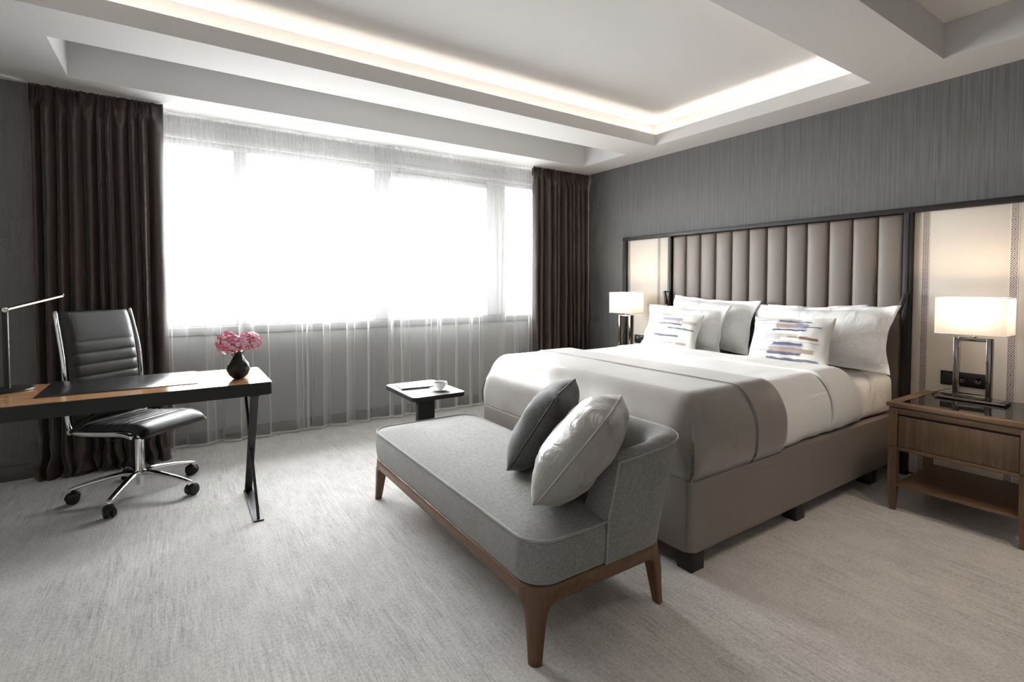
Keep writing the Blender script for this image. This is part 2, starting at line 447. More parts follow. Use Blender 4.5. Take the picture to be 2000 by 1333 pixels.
b = box('baseboard_far', -4.945, 0, YW - 0.014, YW, 0, 0.095, M['base_paint'], bev=0.003); tag(b, 'dark baseboard under the windows behind the sheers', 'baseboard', kind='structure')
b = box('baseboard_left', XL, -4.925, -0.035, -0.02, 0, 0.098, M['base_paint'], bev=0.003); tag(b, 'dark baseboard along the pier by the desk', 'baseboard', kind='structure')
b = box('baseboard_right', -0.014, 0, YN, -0.02, 0, 0.095, M['base_paint'], bev=0.003); tag(b, 'dark baseboard along the wall behind the bed', 'baseboard', kind='structure')

# windows: frame members and panes
win = empty('window_1', (0, 0.25, 0), label='wide grey framed window wall behind the sheers', cat='window', kind='structure')
ZB, ZT = 0.962, 2.405
def bar(x0, x1, z0, z1, y0=-0.03, y1=0.05, nm='frame_bar'):
    return box(nm, x0, x1, y0, y1, z0, z1, M['frame_paint'], win, bev=0.004)
bar(-4.75, -0.42, ZT, 2.455); bar(-4.75, -0.42, 2.455, 2.50, -0.05, 0.05, 'head_rail')
box('frame_bar', -4.75, -0.42, -0.03, 0.05, 0.90, ZB, M['sill_paint'], win, bev=0.002)
for x0, x1 in ((-4.75, -4.68), (-3.765, -3.667), (-2.575, -2.41), (-1.315, -1.065), (-0.49, -0.42)):
    bar(x0, x1, ZB, ZT, nm='mullion')
bar(-2.41, -1.315, 2.352, ZT, -0.045, 0.05, 'sash_rail')
for x0, x1, zt in ((-4.68, -3.765, ZT), (-3.667, -2.575, ZT), (-2.41, -1.315, 2.352), (-1.065, -0.49, ZT)):
    box('pane', x0, x1, 0.008, 0.014, ZB, zt, M['glass'], win)
sl = box('trim_1', -4.75, -0.42, YW - 0.012, YW + 0.02, 0.885, 0.952, M['sill_paint'], bev=0.004); tag(sl, 'grey window sill band under the panes', 'sill', kind='structure')

ov = box('shading_slab', -6.4, 0.4, 0.45, 1.40, 2.70, 2.90, M['concrete'], bev=0.01); tag(ov, 'unseen concrete slab added outside above the window to shade the carpet', 'added shading slab', kind='structure')  # unseen slab added to cut steep sky light on the carpet by the window

# ceiling: lower slab with three openings
ce = empty('ceiling', (0, 0, 0), label='white stepped ceiling with a glowing recessed cove', cat='ceiling', kind='structure')
HOLES = [(-5.45, -0.35, -3.10, -1.305), (-4.73, -0.35, -0.93, -0.295), (-2.6, -0.392, -5.6, -3.487)]
xs = sorted({XL, 0.0, *[h[0] for h in HOLES], *[h[1] for h in HOLES]}); ys = sorted({YN, 0.45, *[h[2] for h in HOLES], *[h[3] for h in HOLES]})
vs, fs = [], []
for i in range(len(xs) - 1):
    for j in range(len(ys) - 1):
        mx, my = (xs[i] + xs[i + 1]) / 2, (ys[j] + ys[j + 1]) / 2
        if any(h[0] < mx < h[1] and h[2] < my < h[3] for h in HOLES): continue
        k = len(vs); vs += [(xs[i], ys[j], CEIL), (xs[i], ys[j + 1], CEIL), (xs[i + 1], ys[j + 1], CEIL), (xs[i + 1], ys[j], CEIL)]; fs.append((k, k + 1, k + 2, k + 3))
pyd('lower_ceiling', vs, fs, M['plaster'], ce, smooth=False)
def upright(nm, xa, ya, xb, yb, z0, z1):
    return pyd(nm, [(xa, ya, z0), (xb, yb, z0), (xb, yb, z1), (xa, ya, z1)], [(0, 1, 2, 3)], M['plaster'], ce, smooth=False)
def ring_walls(nm, x0, x1, y0, y1, z0, z1):
    upright(nm, x0, y0, x0, y1, z0, z1); upright(nm, x1, y0, x1, y1, z0, z1)
    upright(nm, x0, y0, x1, y0, z0, z1); upright(nm, x0, y1, x1, y1, z0, z1)
def lid(nm, x0, x1, y0, y1, z):
    pyd(nm, [(x0, y0, z), (x1, y0, z), (x1, y1, z), (x0, y1, z)], [(0, 1, 2, 3)], M['plaster'], ce, smooth=False)
def recess(nm, h, depth):
    ring_walls(nm + '_side', *h, CEIL, CEIL + depth); lid(nm + '_top', *h, CEIL + depth)
recess('curtain_recess', HOLES[1], 0.24)
recess('entry_recess', HOLES[2], 0.205)
x0, x1, y0, y1 = HOLES[0]; LIP = 0.105; PK = 0.15; ZU = CEIL + 0.255
ring_walls('cove_lip', x0, x1, y0, y1, CEIL, CEIL + LIP)
for k_ in range(4):
    q0, q1 = [(x0, y0, x0, y1), (x1, y0, x1, y1), (x0, y0, x1, y0), (x0, y1, x1, y1)][k_], 0.018
    dxo, dyo = [(-q1, 0), (q1, 0), (0, -q1), (0, q1)][k_]
    ex, ey = (0, q1) if k_ < 2 else (q1, 0)
    xa, ya, xb, yb = q0; xa -= ex; ya -= ey; xb += ex; yb += ey
    pyd('lip_cap', [(q0[0], q0[1], CEIL + LIP), (q0[2], q0[3], CEIL + LIP), (xb + dxo, yb + dyo, CEIL + LIP), (xa + dxo, ya + dyo, CEIL + LIP)], [(0, 1, 2, 3)], M['plaster'], ce, smooth=False)
    upright('lip_back', xa + dxo, ya + dyo, xb + dxo, yb + dyo, CEIL, CEIL + LIP)
ring_walls('cove_wall', x0 - PK, x1 + PK, y0 - PK, y1 + PK, CEIL, ZU)
lid('upper_ceiling', x0 - PK, x1 + PK, y0 - PK, y1 + PK, ZU)
zs = CEIL + 0.035
for a in ((x0 - 0.075, x0 - 0.06, y0 - 0.06, y1 + 0.06), (x1 + 0.06, x1 + 0.075, y0 - 0.06, y1 + 0.06), (x0 - 0.06, x1 + 0.06, y0 - 0.075, y0 - 0.06), (x0 - 0.06, x1 + 0.06, y1 + 0.06, y1 + 0.075)):
    box('light_strip', *a, zs, zs + 0.012, M['led_cove'], ce)

# out-of-view downlights added in the warm-lit entry recess to warm the carpet
def downlight(loc, label):
    o = empty('downlight', loc, label=label, cat='downlight', group='added recessed downlights out of view')
    lathe('trim_ring', [(0.052, 0.0), (0.052, -0.004), (0.040, -0.004), (0.036, 0.0)], M['chrome'], o, n=28, caps=False)
    lathe('lens', [(0.036, -0.001), (0.001, -0.001)], M['bulb'], o, n=28)
    ld = bpy.data.lights.new('downlight_beam', 'SPOT'); ld.energy = DOWN_W; ld.color = (1.0, 0.80, 0.63); ld.spot_size = R(84); ld.spot_blend = 0.7; ld.shadow_soft_size = 0.035
    lo_ = bpy.data.objects.new('downlight_beam', ld); col.objects.link(lo_); lo_.parent = o; lo_.location = (0, 0, -0.012)
for dx_, dy_, nm_ in ((-0.9, -4.3, 'small added recessed downlight out of view, nearest the oak nightstand'), (-1.7, -4.7, 'small added recessed downlight out of view, further from the oak nightstand')):
    downlight((dx_, dy_, CEIL + 0.205), nm_)

# ------------------------------------------------------------------ curtains
def drape_curtain(name, label, x0, x1, yc, phase, puddle, seed, tip=0.0):
    """pleated satin curtain with a gathered heading"""
    rnd = random.Random(seed)
    root = empty(name, ((x0 + x1) / 2, yc, 0.0), label=label, cat='curtain', group='dark satin curtains framing the window')
    W = x1 - x0; H = CEIL - 0.006
    # irregular fold positions
    nf = 11; cuts = [0.0]
    for i in range(nf): cuts.append(cuts[-1] + rnd.uniform(0.6, 1.4))
    cuts = [c / cuts[-1] for c in cuts]; amps = [rnd.uniform(0.55, 1.0) for _ in range(nf)]; drift = [rnd.uniform(-0.022, 0.022) for _ in range(nf + 1)]
    drift[0] = drift[-1] = 0
    def fn(u, v):
        z = H * (1 - v)
        cc = [c + d * smooth01(0.05, 1.0, v) * 1.0 for c, d in zip(cuts, drift)]
        k = 0
        while k < nf - 1 and u > cc[k + 1]: k += 1
        f = max(0.0, min(1.0, (u - cc[k]) / (cc[k + 1] - cc[k])))
        s = math.sin(PI * f) ** 0.75
        deep = 0.115 * amps[k] * smooth01(0.0, 0.09, v) * (0.8 + 0.25 * v)
        y = -s * deep
        x = x0 + u * W - (x0 + x1) / 2
        # heading tape: fine gathers and a puff under it
        head = 1 - smooth01(0.035, 0.065, v)
        y += head * (-0.02 - 0.008 * math.sin(u * 150 + 4 * math.sin(u * 23)))
        puff = math.exp(-((v - 0.062) / 0.014) ** 2)
        y -= puff * 0.022 * (0.5 + 0.5 * math.sin(u * 55 + phase)) 
        # tip of the heading, slight narrowing in the middle
        sgn = (u - 0.5) * 2
        x += tip * v * sgn * 0.5
        nx = noise.noise(Vector((u * 9, z * 1.3, seed))) * 0.012 * v
        x += nx; y += noise.noise(Vector((u * 16, z * 2.5, seed + 9))) * 0.012 * v
        if puddle and v > 0.86:
            p = (v - 0.86) / 0.14
            y -= 0.055 * p * (0.6 + 0.6 * noise.noise(Vector((u * 7, 3.1, seed)))) + 0.03 * p * noise.noise(Vector((u * 22, z * 14, seed)))
            x += 0.04 * p * noise.noise(Vector((u * 12, z * 9, seed + 3)))
        return (x, y, max(0.006, z))
    grid_obj('cloth', fn, 330, 90, M['drape'], root)
    o = root.children[0]; m = o.modifiers.new('thickness', 'SOLIDIFY'); m.thickness = 0.003; m.offset = 1
    # heading tape at the back
    box('heading_tape', x0 - (x0 + x1) / 2 + 0.01, x1 - (x0 + x1) / 2 - 0.01, 0.012, 0.016, H - 0.09, H - 0.01, M['drape'], root)
    return root
drape_curtain('drape_curtain', 'dark brown satin curtain gathered behind the desk chair, pooling on the carpet', -4.962, -4.235, -0.040, 0.4, True, 3, 0.02)
drape_curtain('drape_curtain', 'brown satin curtain gathered in the corner beside the bed', -0.845, -0.03, 0.015, 1.3, False, 11, 0.0)

def sheer_curtain(label, x0, x1, seed, yc):
    rnd = random.Random(seed)
    root = empty('sheer_curtain', ((x0 + x1) / 2, yc, 0), label=label, cat='curtain', group='white sheers drawn over the window')
    W = x1 - x0; xm = (x0 + x1) / 2; H = CEIL - 0.006
    n = int(W / 0.185); cuts = [0.0]
    for i in range(n): cuts.append(cuts[-1] + rnd.uniform(0.45, 1.6))
    cuts = [c / cuts[-1] for c in cuts]; amp = [rnd.uniform(0.3, 1.0) for _ in range(n)]; sh = [rnd.uniform(-0.4, 0.4) for _ in range(n + 1)]
    sh[0] = sh[-1] = 0
    sheerw = [rnd.uniform(-0.035, 0.035) for _ in range(n + 1)]
    import bisect
    def fn(u, v):
        z = H * (1 - v)
        x = x0 + u * W
        k = min(n - 1, max(0, bisect.bisect_right(cuts, u) - 1))
        f = (u - cuts[k]) / (cuts[k + 1] - cuts[k])
        grow = smooth01(0.06, 0.8, v)
        ph = math.sin(2 * PI * f)
        # folds that double back on themselves near the hem
        a = amp[k]
        y = 0.052 * a * (0.25 + 0.75 * grow) * math.sin(2 * PI * f + 0.6)
        xo = 0.030 * a * grow * math.sin(4 * PI * f + sh[k]) - 0.012 * a * grow * math.sin(2 * PI * f)
        fine = 1 - smooth01(0.045, 0.34, v)
        y += fine * 0.010 * math.sin(x * 2 * PI / 0.036 + 2.5 * math.sin(x * 13 + seed))
        mid = smooth01(0.05, 0.2, v) * (1 - smooth01(0.5, 0.95, v))
        y += mid * 0.007 * math.sin(x * 2 * PI / 0.075 + 2 * math.sin(x * 7))
        w_ = sheerw[k] * (1 - f) + sheerw[k + 1] * f
        xo += w_ * v * 0.8
        zz = z + (0.012 if v > 0.999 else 0.012)
        return (x + xo - xm, y, zz)
    nu, nv = int(W / 0.0075), 46
    top = 0.04
    def seg(nm, v0, v1, rows, mat):
        return grid_obj(nm, lambda u, v: fn(u, v0 + (v1 - v0) * v), nu, rows, mat, root)
    seg('heading', 0.0, 0.034, 3, M['sheer_head'])
    seg('cloth', 0.034, 0.994, nv, M['sheer'])
    seg('hem', 0.994, 1.0, 1, M['sheer_hem'])
    return root
sheer_curtain('white sheer curtain across the windows beside the desk, meeting its pair at mid window', -4.55, -2.40, 5, 0.118)
sheer_curtain('white sheer curtain across the windows beside the bed, ending at the brown curtain', -2.49, -0.62, 8, 0.090)

# ------------------------------------------------------------------ headboard
HB = empty('headboard', (0, 0, 0), label='wall headboard with taupe channelled leather, cream side panels and dark frame', cat='headboard')
YA, YB, YC, YD, YE, YF = -0.622, -0.668, -1.236, -1.276, -3.203, -3.253
YG, YH = -3.822, -3.868
ZF = 1.815
box('backing', -0.024, -0.002, YH + 0.01, YA - 0.01, 0.02, ZF - 0.01, M['dark_frame'], HB)
box('top_rail', -0.074, -0.002, YH, YA, ZF - 0.036, ZF, M['dark_frame'], HB, bev=0.003)
for a, b_ in ((YB, YA), (YD, YC), (YF, YE), (YH, YG)):
    p = box('post', -0.070, -0.002, a, b_, 0.0, ZF - 0.036, M['dark_frame'], HB, bev=0.003)
    box('groove_trim', -0.0745, -0.066, (a + b_) / 2 - 0.005, (a + b_) / 2 + 0.005, 0.0, ZF - 0.036, M['black_metal'], p)
# twelve leather channels
cw = (YD - YE) / 12
def channel_mesh():
    rings = []; h0, h1 = 0.02, ZF - 0.040
    zsq = [h0, h0 + 0.006, h0 + 0.02] + [h0 + 0.02 + (h1 - h0 - 0.04) * i / 10 for i in range(1, 10)] + [h1 - 0.02, h1 - 0.006, h1]
    for z in zsq:
        e = min(1.0, min(z - h0, h1 - z) / 0.02); e = math.sqrt(max(0, 1 - (1 - e) ** 2))
        row = []
        for j in range(17):
            t = j / 16.0; s = math.sqrt(max(0.0, 1 - (2 * t - 1) ** 2)) ** 0.62
            row.append((-0.024 - (0.006 + 0.028 * s) * (0.45 + 0.55 * e), -cw * t * 0.997 + cw / 2, z))
        rings.append(row)
    return rings
r_ = channel_mesh()
ch0 = loft('channel', r_, M['leather_taupe'], HB, caps=False, closed=False, loc=(0, YD - cw / 2, 0))
for i in range(1, 12):
    c = ch0.copy(); col.objects.link(c); c.location = (0, YD - cw * (i + 0.5), 0)
for (pa, pb), (s1, s2) in (((YC, YB), (-0.690, -1.098)), ((YG, YF), (-3.318, -3.743))):
    pn = box('side_panel', -0.036, -0.024, pa, pb, 0.02, ZF - 0.036, M['cream_panel'], HB, bev=0.002)
    for s in (s1, s2):
        box('embroidered_band', -0.0375, -0.035, -0.020, 0.020, 0.02, ZF - 0.038, M['embroidery'], pn, loc=(0, s, 0))

def socket(y0, y1, z0, z1, label):
    o = empty('socket_plate', (-0.036, (y0 + y1) / 2, (z0 + z1) / 2), label=label, cat='socket', group='bedside socket plates')
    w_, h_ = (y1 - y0) / 2, (z1 - z0) / 2
    pt = box('plate', -0.008, -0.0015, -w_, w_, -h_, h_, M['black_matt'], o, bev=0.002)
    n = 3
    for i in range(n):
        yc = -w_ + (i + 0.5) * 2 * w_ / n
        if i == n - 1: box('switch', -0.011, -0.008, yc - w_ / n * 0.72, yc + w_ / n * 0.72, -h_ * 0.66, h_ * 0.66, M['black_metal'], o, bev=0.001)
        else:
            lathe('outlet', [(0.021, 0.0), (0.021, 0.003), (0.017, 0.003), (0.017, -0.002)], M['black_metal'], o, n=24, loc=(-0.0085, yc, 0), rot=(0, R(-90), 0))
            for s in (-1, 1):
                lathe('contact', [(0.0028, 0), (0.0028, 0.002), (0.001, 0.0025)], M['chrome'], o, n=8, loc=(-0.0075, yc + s * 0.009, 0), rot=(0, R(-90), 0))
    return o
socket(-3.638, -3.414, 0.650, 0.740, 'black triple socket plate behind the lamp above the oak nightstand')
socket(-1.00, -0.777, 0.670, 0.760, 'black triple socket plate on the cream panel by the window-side lamp')

def reading_light(y, s, label):
    o = empty('reading_light', (-0.078, y, 1.18), label=label, cat='reading light', group='bedside reading lights')
    box('mount', 0.0, 0.003, -0.014, 0.014, -0.06, 0.06, M['black_metal'], o, bev=0.001)
    tube('arm', [(0.0, 0, 0.045), (-0.025, 0, 0.05), (-0.045, s * 0.008, 0.045)], 0.006, M['black_metal'], o)
    box('head', -0.060, -0.036, -0.012, 0.012, -0.085, 0.052, M['black_metal'], o, bev=0.004, rot=(R(-14 * s), R(6), 0))
    return o
reading_light(-1.256, 1, 'slim black reading light on the frame post beside the window-side lamp')
reading_light(-3.228, -1, 'slim black reading light on the frame post beside the oak nightstand')

# ------------------------------------------------------------------ bed
BX0, BX1, BY0, BY1 = -2.31, -0.085, -3.205, -1.39
bed = empty('bed', ((BX0 + BX1) / 2, (BY0 + BY1) / 2, 0), label='taupe upholstered bed base on black block feet', cat='bed')
ox, oy = bed.location.x, bed.location.y
bpts = rrect(BX0 - ox, BX1 - ox, BY0 - oy, BY1 - oy, 0.035, 6)
prism('upholstered_box', bpts, 0.098, 0.420, M['bed_base'], bed, bev=0.014, seg=3)
for x in (-2.235, -1.335, -0.42):
    for y in (BY0 + 0.055, (BY0 + BY1) / 2, BY1 - 0.055):
        box('foot', x - ox - 0.045, x - ox + 0.045, y - oy - 0.04, y - oy + 0.04, 0.0, 0.100, M['black_block'], bed, bev=0.003)
ma = empty('mattress', (ox, oy, 0.420), label='thick mattress in white fitted sheet on the taupe bed base', cat='mattress')
MX0, MX1, MY0, MY1 = -2.27 - ox, -0.10 - ox, -3.185 - oy, -1.41 - oy
def rounded_box_pt(p, c0, c1, rc, rz):
    q = [min(max(p[i], c0[i] + (rc, rc, rz)[i]), c1[i] - (rc, rc, rz)[i]) for i in range(3)]
    d = [(p[i] - q[i]) / (rc, rc, rz)[i] for i in range(3)]
    l = math.sqrt(sum(x * x for x in d))
    if l < 1e-6: return tuple(p)
    return tuple(q[i] + d[i] / l * (rc, rc, rz)[i] for i in range(3))
def rbox(name, c0, c1, rc, rz, mat, parent, n=(40, 34, 8), amp=0.004, seed=0):
    bm = bmesh.new()
    vs = {}
    def vert(i, j, k):
        key = (i, j, k)
        if key not in vs:
            p = (c0[0] + (c1[0] - c0[0]) * i / n[0], c0[1] + (c1[1] - c0[1]) * j / n[1], c0[2] + (c1[2] - c0[2]) * k / n[2])
            q = Vector(rounded_box_pt(p, c0, c1, rc, rz))
            q += Vector((noise.noise(q * 5 + Vector((seed, 0, 0))), noise.noise(q * 5 + Vector((0, seed, 7))), noise.noise(q * 4 + Vector((3, seed, 0))))) * amp
            vs[key] = bm.verts.new(q)
        return vs[key]
    for i in range(n[0]):
        for j in range(n[1]):
            for k in (0, n[2]): bm.faces.new((vert(i, j, k), vert(i + 1, j, k), vert(i + 1, j + 1, k), vert(i, j + 1, k)))
    for i in range(n[0]):
        for k in range(n[2]):
            for j in (0, n[1]): bm.faces.new((vert(i, j, k), vert(i + 1, j, k), vert(i + 1, j, k + 1), vert(i, j, k + 1)))
    for j in range(n[1]):
        for k in range(n[2]):
            for i in (0, n[0]): bm.faces.new((vert(i, j, k), vert(i, j + 1, k), vert(i, j + 1, k + 1), vert(i, j, k + 1)))
    return bm_obj(name, bm, mat, parent, smooth=True)
rbox('fitted_sheet', (MX0, MY0, 0.004), (MX1, MY1, 0.268), 0.05, 0.06, M['white_cotton'], ma, amp=0.006, seed=2)

# bedding that drapes over top, foot and both sides
def cover(name, x_end, x_start, off, hem_z, mat, parent, seed, ripple=0.004, head_in=0.0, thick=0.012, nx=60, ny=90, rc=0.14, rz=0.20, hemwave=0.006):
    """cloth from the foot hem over the top to x_end and down both long sides; local to parent at (ox, oy, 0)
    x_start None: hangs over the foot"""
    X0, X1 = BX0 + 0.025 - ox - off, 0.6
    Y0, Y1 = BY0 + 0.012 - oy - off, BY1 - 0.012 - oy + off
    ZTOP = 0.768 + off
    c0, c1 = (X0, Y0, hem_z - 2.0), (X1, Y1, ZTOP)
    hgt = ZTOP - hem_z
    Ly = Y1 - Y0
    tot_y = Ly + 2 * hgt
    def ysec(s):                       # s along the section: near hem -> top -> far hem
        d = s * tot_y
        if d < hgt: return Y0, hem_z + d
        if d < hgt + Ly: return Y0 + d - hgt, ZTOP
        return Y1, ZTOP - (d - hgt - Ly)
    xe = x_end - ox
    if x_start is None: lx = (xe - X0) + hgt
    else: lx = xe - (x_start - ox)
    def fn(u, v):
        y, z = ysec(v)
        d = u * lx
        if x_start is None:
            if d < hgt:
                # foot drop: z falls, keep the side sections wrapping the corner
                zz = hem_z + d
                x = X0; z = min(z, zz)
            else: x = X0 + d - hgt
        else: x = x_start - ox + d
        rcz = 0.035 + (rc - 0.035) * smooth01(0.45, 0.70, z)
        p = Vector(rounded_box_pt((x, y, z), c0, c1, rcz if abs(z - ZTOP) > 1e-6 else rc, rz))
        # soft swell on the drop, slight crown
        drop = smooth01(ZTOP - 0.05, ZTOP - 0.22, p.z) * smooth01(hem_z - 0.02, hem_z + 0.12, p.z)
        if abs(y - Y0) < 1e-4: p.y -= 0.012 * drop
        if abs(y - Y1) < 1e-4: p.y += 0.012 * drop
        if x_start is None and abs(x - X0) < 1e-4: p.x -= 0.010 * drop
        tuck = 1 - smooth01(hem_z, hem_z + 0.05, p.z)
        if abs(y - Y0) < 1e-4: p.y += 0.018 * tuck
        if abs(y - Y1) < 1e-4: p.y -= 0.018 * tuck
        nn = noise.noise(Vector((p.x * 2.2, p.y * 3.0, p.z * 3 + seed))) * ripple + noise.noise(Vector((p.x * 7, p.y * 6, p.z * 6 + seed))) * ripple * 0.4
        q = p - Vector((0.2, (Y0 + Y1) / 2, 0.45)); q.normalize()
        p += q * nn
        if p.z < hem_z + 0.06: p.z += hemwave * noise.noise(Vector((p.x * 6, p.y * 6, seed)))
        return p
    o = grid_obj(name, fn, nx, ny, mat, parent)
    m = o.modifiers.new('thickness', 'SOLIDIFY'); m.thickness = thick; m.offset = -1
    seam = [fn(hgt / lx, (hgt / tot_y) * (0.62 * i / 10)) for i in range(11)] if x_start is None else None
    seam2 = [fn(hgt / lx, 1 - (hgt / tot_y) * (0.62 * i / 10)) for i in range(11)] if x_start is None else None
    return o, fn, (seam, seam2)
du = empty('duvet', (ox, oy, 0), label='white duvet spread over the bed, folded back before the pillows', cat='duvet')
cover('duvet_cloth', -0.92, None, 0.0, 0.432, M['duvet_cotton'], du, 4, ripple=0.010, thick=0.02, hemwave=0.012)
cover('turned_back_fold', -0.62, -1.02, 0.010, 0.445, M['duvet_cotton'], du, 9, ripple=0.009, thick=0.018, nx=16, hemwave=0.02)
th = empty('bed_throw', (ox, oy, 0), label='taupe satin bed throw laid over the foot of the bed', cat='throw')
t1, f1, seams = cover('throw_cloth', -1.835, None, 0.020, 0.418, M['throw'], th, 4, ripple=0.009, thick=0.008, hemwave=0.003)
t2, f2, _ = cover('border_band', -1.565, -1.845, 0.025, 0.424, M['throw'], th, 4, ripple=0.009, thick=0.008, nx=12, hemwave=0.003)
edge = [Vector(f1(1.0, i / 120)) for i in range(121)]
tube('seam_piping', [p + Vector((0.0, 0, 0.003)) + (p - Vector((0, 0, 0.45))).normalized() * 0.006 for p in edge], 0.0035, M['throw_piping'], th, n=6)
for sm, sg in zip(seams, (-1, 1)): tube('corner_seam', [Vector(p) + Vector((-0.004, 0.004 * sg, 0)) for p in sm[:9]], 0.0034, M['throw_piping'], th, n=6)

# pillows
def pillow_pts(W, H, T, flange, nu=40, nv=30, seed=0, wr=0.006, puff=2.6, pinch=0.05, cr=0.0):
    """local: x width, z height, y thickness"""
    def side(sgn):
        vs = []
        for i in range(nu + 1):
            for j in range(nv + 1):
                a, b_ = 2 * i / nu - 1, 2 * j / nv - 1
                # edges bow inward, corners reach out
                x = a * W / 2 * (1 - pinch * (1 - b_ * b_) * abs(a) ** 3) ; z = b_ * H / 2 * (1 - pinch * (1 - a * a) * abs(b_) ** 3)
                x *= 1 - cr * b_ ** 4; z *= 1 - cr * a ** 4
                fa = 1 - flange / (W / 2); fb = 1 - flange / (H / 2)
                ea = min(1.0, abs(a) / fa); eb = min(1.0, abs(b_) / fb)
                t = max(0.0, (1 - ea ** puff)) ** 0.55 * max(0.0, (1 - eb ** puff)) ** 0.55
                y = sgn * T / 2 * t
                y += sgn * 0.0035
                n1 = noise.noise(Vector((x * 9, z * 9, sgn * 3 + seed))) * wr + noise.noise(Vector((x * 22, z * 22, sgn * 5 + seed))) * wr * 0.5
                rad = smooth01(0.55, 1.0, max(abs(a), abs(b_)))
                y += sgn * n1 * (0.5 + t * 0.6) + rad * 0.030 * noise.noise(Vector((x * 8, z * 8, seed + 20)))
                vs.append((x, y, z))
        return vs
    f, k = side(1), side(-1); N = len(f); vs = f + k; fs = []
    for i in range(nu):
        for j in range(nv):
            q = (i * (nv + 1) + j, (i + 1) * (nv + 1) + j, (i + 1) * (nv + 1) + j + 1, i * (nv + 1) + j + 1)
            fs.append(q[::-1]); fs.append(tuple(x + N for x in q))
    def rim(i0, j0, i1, j1):
        a, b_ = i0 * (nv + 1) + j0, i1 * (nv + 1) + j1
        fs.append((a, b_, b_ + N, a + N))
    for i in range(nu): rim(i, 0, i + 1, 0); rim(i + 1, nv, i, nv)
    for j in range(nv): rim(0, j + 1, 0, j); rim(nu, j, nu, j + 1)
    return vs, fs
def pillow(name, label, cat, group, W, H, T, flange, mat, base, tilt, yaw, roll=0.0, seed=0, piping=None, wr=0.006, pinch=0.05, puff=2.6, cr=0.0):
    """base: point under the lower edge; leans back by tilt towards +x"""
    o = empty(name, base, label=label, cat=cat, group=group)
    o.rotation_euler = (0, 0, yaw)
    vs, fs = pillow_pts(W, H, T, flange, seed=seed, wr=wr, pinch=pinch, puff=puff, cr=cr)
    m = Matrix.Rotation(roll, 4, 'Y')
    c = pyd('case', vs, fs, mat, o, loc=(0, 0, 0), rot=(0, 0, 0))
    # local: cushion face looks along -y; leaning back = rotate about x
    c.rotation_euler = (-tilt, roll, 0)
    h = (H / 2 * math.cos(roll) + abs(math.sin(roll)) * W / 2)
    c.location = (0, math.sin(tilt) * h * 1.0, math.cos(tilt) * h + T * 0.10)
    if flange > 0.01:
        pth = []
        fw, fh = W / 2 - flange, H / 2 - flange
        for i in range(64):
            a = 2 * PI * i / 64; ca, sa = math.cos(a), math.sin(a)
            s = (abs(ca) ** 10 + abs(sa) ** 10) ** -0.1
            pth.append((fw * ca * s * 0.985, -0.008, fh * sa * s * 0.985))
        tube('hem_stitching', pth, 0.0016, mat, c, n=5, cyc=True)
    if piping:
        pth = []
        for i in range(96):
            a = 2 * PI * i / 96; ca, sa = math.cos(a), math.sin(a)
            s = (abs(ca) ** 14 + abs(sa) ** 14) ** (-1 / 14)
            A, B = ca * s, sa * s
            ec = 1 - cr * min(abs(A), abs(B)) ** 4
            pth.append((ec * A * W / 2 * (1 - pinch * (1 - min(1, B * B)) * abs(A) ** 3), 0, ec * B * H / 2 * (1 - pinch * (1 - min(1, A * A)) * abs(B) ** 3)))
        tube('piping', pth, 0.0035, piping, c, n=6, cyc=True)
    return o
YAW = R(-90)       # face looks along -x, leans towards +x
# with yaw -90 deg: local -y -> world -x ; local x -> world -y
PG = 'white pillows against the headboard'
ZM = 0.690
pillow('pillow', 'white pillow leaning on the headboard, rear one of the pair by the window-side lamp', 'pillow', PG, 0.88, 0.475, 0.24, 0.04, M['white_cotton'], (-0.31, -1.82, ZM), R(18), YAW, R(2.5), 1, wr=0.010, pinch=0.10, puff=2.3)
pillow('pillow', 'white pillow leaning on the headboard, rear one of the pair by the oak nightstand', 'pillow', PG, 0.84, 0.445, 0.24, 0.04, M['white_cotton'], (-0.30, -2.63, ZM), R(18), YAW, R(-1.5), 2, wr=0.010, pinch=0.10, puff=2.3)
pillow('pillow', 'white pillow propped right behind the smaller printed cushion by the window-side lamp', 'pillow', PG, 0.86, 0.425, 0.24, 0.04, M['white_cotton'], (-0.52, -1.70, ZM), R(22), YAW, R(-1), 3, wr=0.010, pinch=0.10, puff=2.3)
pillow('pillow', 'white pillow with its corner reaching past the mattress towards the oak nightstand', 'pillow', PG, 0.88, 0.465, 0.24, 0.04, M['white_cotton'], (-0.47, -2.84, ZM), R(22), YAW, R(-1), 4, wr=0.010, pinch=0.10, puff=2.3)
NAVY, BLUE, BROWN, GREY, RUST = (0.055, 0.06, 0.15), (0.17, 0.19, 0.33), (0.30, 0.19, 0.12), (0.42, 0.41, 0.43), (0.22, 0.085, 0.04)
BL = (0.08, 0.07, 0.07)
